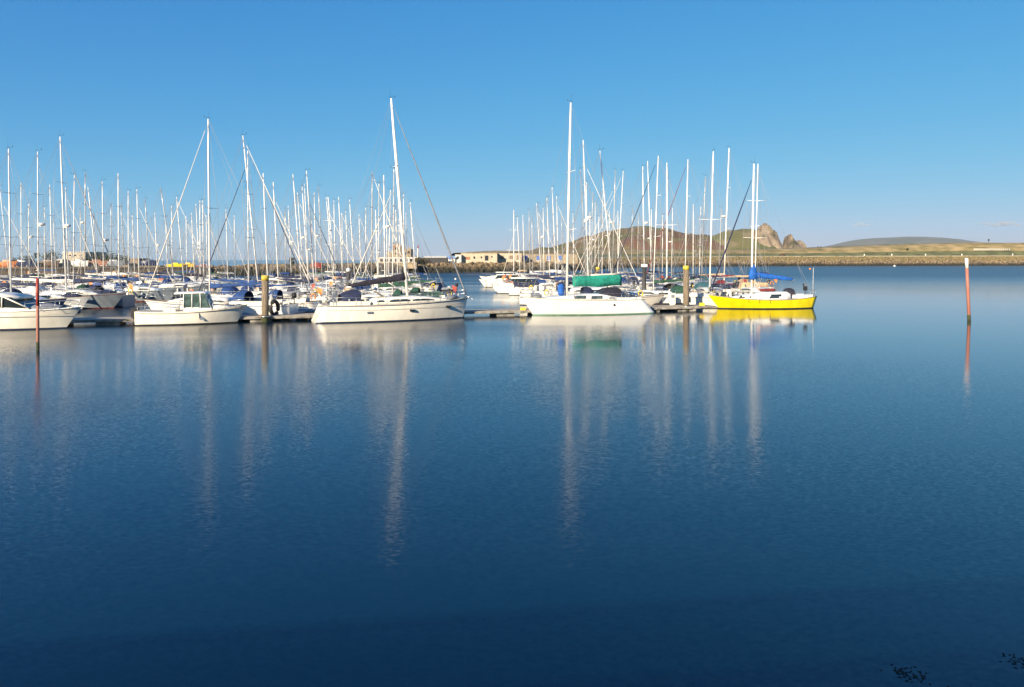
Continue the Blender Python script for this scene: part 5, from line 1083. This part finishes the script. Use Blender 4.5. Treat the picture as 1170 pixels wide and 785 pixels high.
# two walkers on the skyline
def person(px, back, zz, label, shirt, s=1.0, flip=1):
    Y = depth_on(px, back); me = bpy.data.meshes.new('person')
    J = [((0, 0, .95), .15), ((0, 0, 1.2), .15), ((0, 0, 1.42), .16), ((0, 0, 1.52), .06), ((0, -.01, 1.62), .09), ((0, -.01, 1.74), .08),
         ((.2, 0, 1.42), .06), ((.25, .06 * flip, 1.16), .045), ((.24, -.06 * flip, .92), .035), ((-.2, 0, 1.42), .06), ((-.25, -.06 * flip, 1.16), .045), ((-.24, .08 * flip, .92), .035),
         ((.1, 0, .88), .1), ((.11, -.08 * flip, .48), .065), ((.11, .06 * flip, .06), .05), ((.11, -.08, .02), .04), ((-.1, 0, .88), .1), ((-.11, .1 * flip, .48), .065), ((-.11, .12 * flip, .06), .05), ((-.11, 0, .02), .04)]
    E = [(0, 1), (1, 2), (2, 3), (3, 4), (4, 5), (2, 6), (6, 7), (7, 8), (2, 9), (9, 10), (10, 11), (0, 12), (12, 13), (13, 14), (14, 15), (0, 16), (16, 17), (17, 18), (18, 19)]
    me.from_pydata([j[0] for j in J], E, []); o = bpy.data.objects.new('person', me); COL.objects.link(o); me.materials.append(shirt)
    md = o.modifiers.new('skin', 'SKIN'); sv = me.skin_vertices[0].data
    for i, j in enumerate(J): sv[i].radius = (j[1], j[1] * .8)
    sv[0].use_root = True; sb = o.modifiers.new('sub', 'SUBSURF'); sb.levels = 1; sb.render_levels = 1
    o.location = (xat(px, Y), Y, zz); o.scale = (s, s, s); return tag(o, label, 'person', 'walkers on the breakwater')
DKC = mat('dark_clothes', (.03, .03, .04), .9, .2, 5)
person(934.6, 40, topz(934.6) + .05, 'person in dark clothes walking on the bank crest, left of two', DKC, 1.45); person(937.8, 40, topz(937.8) + .05, 'person in dark clothes walking on the bank crest, right of two', DKC, 1.35, -1)
def log(px, back, label):
    x, Y = xat(px, depth_on(px, back)), depth_on(px, back); b = MB(); b.tube([(-2.2, 0, .5), (0, .2, 1.0), (2.2, 0, .6)], [.5, .7, .4], 7); b.tube([(-1, 0, .1), (1.6, .2, .3)], .5, 6); o = b.build('boulder', mat('boulder', (.10, .06, .04), .95, .3, 1), None, (x, Y, crest(px) + 1.3)); tag(o, label, 'boulder')
log(894, 24, 'dark brown boulder heap on the grass above the path, right of the yellow yacht mast')

# ------------------------------------------------------------ island, far hill
def ridge(name, prof, Y, depth, m, base=-2.0, nx=160, ny=26, rough=3.0, seed=1, shape=1.6, pk=.45, crag=0.0):
    from mathutils import noise
    b = MB(); rings = []; pa, pb = prof[0][0], prof[-1][0]
    for i in range(nx + 1):
        px = lerp(pa, pb, i / nx); yy = interp(px, prof); r = []
        for j in range(ny + 1):
            v = j / ny; d = Y - depth * pk + depth * v; ref = Y
            zt = zat(yy, Y); f = max(0, 1 - abs((v - pk) / (pk if v < pk else 1 - pk)) ** shape)
            x = xat(px, Y); n = noise.fractal(Vector((x * .012 + seed, d * .012, seed)), 1.0, 2.0, 5)
            z = lerp(base, zt, f) + n * rough * (1 - f ** 6) * min(1, f * 3) + rough * .45 * noise.noise(Vector((x * .045, d * .02, seed))) * min(1, f * 3)
            if crag:
                q_ = Vector((x * .05, d * .03, seed + 5)); c_ = noise.noise(q_) + .6 * noise.noise(q_ * 2.7); z += crag * c_ * min(1, f * 2); z = round(z / (crag * .5)) * crag * .25 + z * .5; d += crag * 1.5 * noise.noise(q_ * 1.7 + Vector((9, 0, 0)))
            r.append((x, d, z))
        rings.append(r)
    b.loft(rings, closed=False, smooth=not crag); return b.build(name, m)
def hill_mat(name, a, c, e_, sc1, sc2, bump=.5):
    m = bpy.data.materials.new(name); m.use_nodes = True; N = m.node_tree.nodes; K = m.node_tree.links; bs = N['Principled BSDF']; bs.inputs['Roughness'].default_value = .95; bs.inputs['Specular IOR Level'].default_value = .1
    g = N.new('ShaderNodeNewGeometry'); n1 = N.new('ShaderNodeTexNoise'); n1.inputs['Scale'].default_value = sc1; n1.inputs['Detail'].default_value = 8; K.new(g.outputs['Position'], n1.inputs['Vector'])
    n2 = N.new('ShaderNodeTexNoise'); n2.inputs['Scale'].default_value = sc2; n2.inputs['Detail'].default_value = 8; K.new(g.outputs['Position'], n2.inputs['Vector'])
    cr = N.new('ShaderNodeValToRGB'); K.new(n1.outputs['Fac'], cr.inputs[0]); cr.color_ramp.elements[0].position = .42; cr.color_ramp.elements[0].color = (*a, 1); cr.color_ramp.elements[1].position = .58; cr.color_ramp.elements[1].color = (*c, 1)
    mx = N.new('ShaderNodeMix'); mx.data_type = 'RGBA'; K.new(cr.outputs[0], mx.inputs[6]); mx.inputs[7].default_value = (*e_, 1)
    mr = N.new('ShaderNodeMapRange'); K.new(n2.outputs['Fac'], mr.inputs[0]); mr.inputs[1].default_value = .5; mr.inputs[2].default_value = .66; K.new(mr.outputs[0], mx.inputs[0]); K.new(mx.outputs[2], bs.inputs['Base Color'])
    bp = N.new('ShaderNodeBump'); bp.inputs['Strength'].default_value = bump; bp.inputs['Distance'].default_value = 4; K.new(n2.outputs['Fac'], bp.inputs['Height']); K.new(bp.outputs[0], bs.inputs['Normal']); return m
IS = hill_mat('island_heath', (.095, .105, .038), (.135, .08, .045), (.22, .18, .10), .014, .03)
ISR = hill_mat('island_rock', (.30, .24, .17), (.19, .15, .11), (.07, .065, .04), .03, .07, 1.0)
IB = hill_mat('island_bracken', (.165, .085, .05), (.13, .075, .045), (.15, .135, .06), .01, .03)
IG = hill_mat('island_grass', (.085, .11, .04), (.13, .12, .05), (.22, .18, .10), .01, .03)
P1 = [(560, 296), (585, 291), (600, 287), (625, 282.5), (640, 280), (655, 275.5), (668, 271), (680, 268), (700, 263), (715, 260.5), (730, 258), (742, 259), (750, 260.5), (770, 264), (790, 267.5), (810, 269), (826, 272), (850, 281), (862, 290)]
tag(ridge('island_hill', P1, 1500, 520, IS, seed=2, rough=9), kind='structure')
P1b = [(690, 292), (700, 279), (712, 272), (730, 268.5), (760, 267.5), (790, 269.5), (808, 271), (825, 276), (840, 292)]
tag(ridge('island_slope', P1b, 1400, 330, IB, seed=5, rough=6, nx=90), kind='structure')
P2 = [(796, 292), (805, 274), (815, 268.5), (824, 265), (835, 263), (848, 261.8), (858, 262.5), (868, 265), (880, 272), (890, 287)]
tag(ridge('island_green_hill', P2, 1380, 260, IG, seed=8, rough=5, nx=80), kind='structure')
P3 = [(858, 292), (862, 270), (866, 263), (870, 260.5), (874, 259.2), (878, 259.6), (882, 262.5), (884, 267), (886, 273), (889, 281), (892, 290)]
tag(ridge('island_cliff', P3, 1340, 110, ISR, seed=11, rough=6, nx=90, shape=3.0, crag=9), kind='structure')
P4 = [(897, 292), (898.5, 280), (899.5, 274), (900.5, 270.5), (901.5, 269.5), (903, 272.5), (905.5, 274.5), (908, 273.5), (911, 275.5), (915, 274.8), (918, 278), (920, 283), (922, 293)]
tag(ridge('sea_stack', P4, 1330, 60, ISR, seed=17, rough=3, nx=70, shape=3.2, crag=5), kind='structure')
P5 = [(935, 283), (950, 281), (960, 279), (972, 276), (985, 273.2), (1000, 272), (1020, 271.3), (1040, 270.4), (1055, 270.6), (1070, 271.5), (1085, 273), (1095, 275), (1108, 278.5), (1130, 284)]
tag(ridge('distant_hill', P5, 7000, 2600, hill_mat('far_hill', (.13, .13, .10), (.17, .15, .12), (.10, .11, .08), .0015, .004), base=-10, rough=10, seed=23, nx=90), kind='structure')
# two faint low clouds, far away
CL = bpy.data.materials.new('cloud'); CL.use_nodes = True; N = CL.node_tree.nodes; K = CL.node_tree.links; N.clear()
out = N.new('ShaderNodeOutputMaterial'); vs = N.new('ShaderNodeVolumePrincipled'); vs.inputs['Color'].default_value = (.97, .99, 1, 1); vs.inputs['Density'].default_value = .007; K.new(vs.outputs[0], out.inputs['Volume'])
rr = random.Random(4)
for pxc, yc, w, h, dens, nm in ((984, 256.5, 10, 3.2, 1, ''), (1146, 256, 26, 4.2, 1, '')):
    D = 14000; b = MB()
    for k in range(7):
        u = (k - 3) / 3; b.sphere((u * w * D / FPX, rr.uniform(-30, 30), rr.uniform(-.3, .3) * h * D / FPX + u * 8), h * D / FPX * (1 - .6 * abs(u)), 1.9, 1.2, .7, n=10)
    o = b.build('cloud', CL, None, (xat(pxc, D), D, zat(yc, D))); tag(o, kind='structure')

# ------------------------------------------------------------ thin sea air
HZ = bpy.data.materials.new('haze_air'); HZ.use_nodes = True; N = HZ.node_tree.nodes; N.clear(); o_ = N.new('ShaderNodeOutputMaterial'); v_ = N.new('ShaderNodeVolumePrincipled')
v_.inputs['Color'].default_value = (.80, .92, .94, 1); v_.inputs['Density'].default_value = 6.2e-5; v_.inputs['Anisotropy'].default_value = .15; HZ.node_tree.links.new(v_.outputs[0], o_.inputs['Volume'])
b = MB(); b.box(-9000, 9000, -120, 9900, -6, 262); o = b.build('haze', HZ); tag(o, kind='stuff')
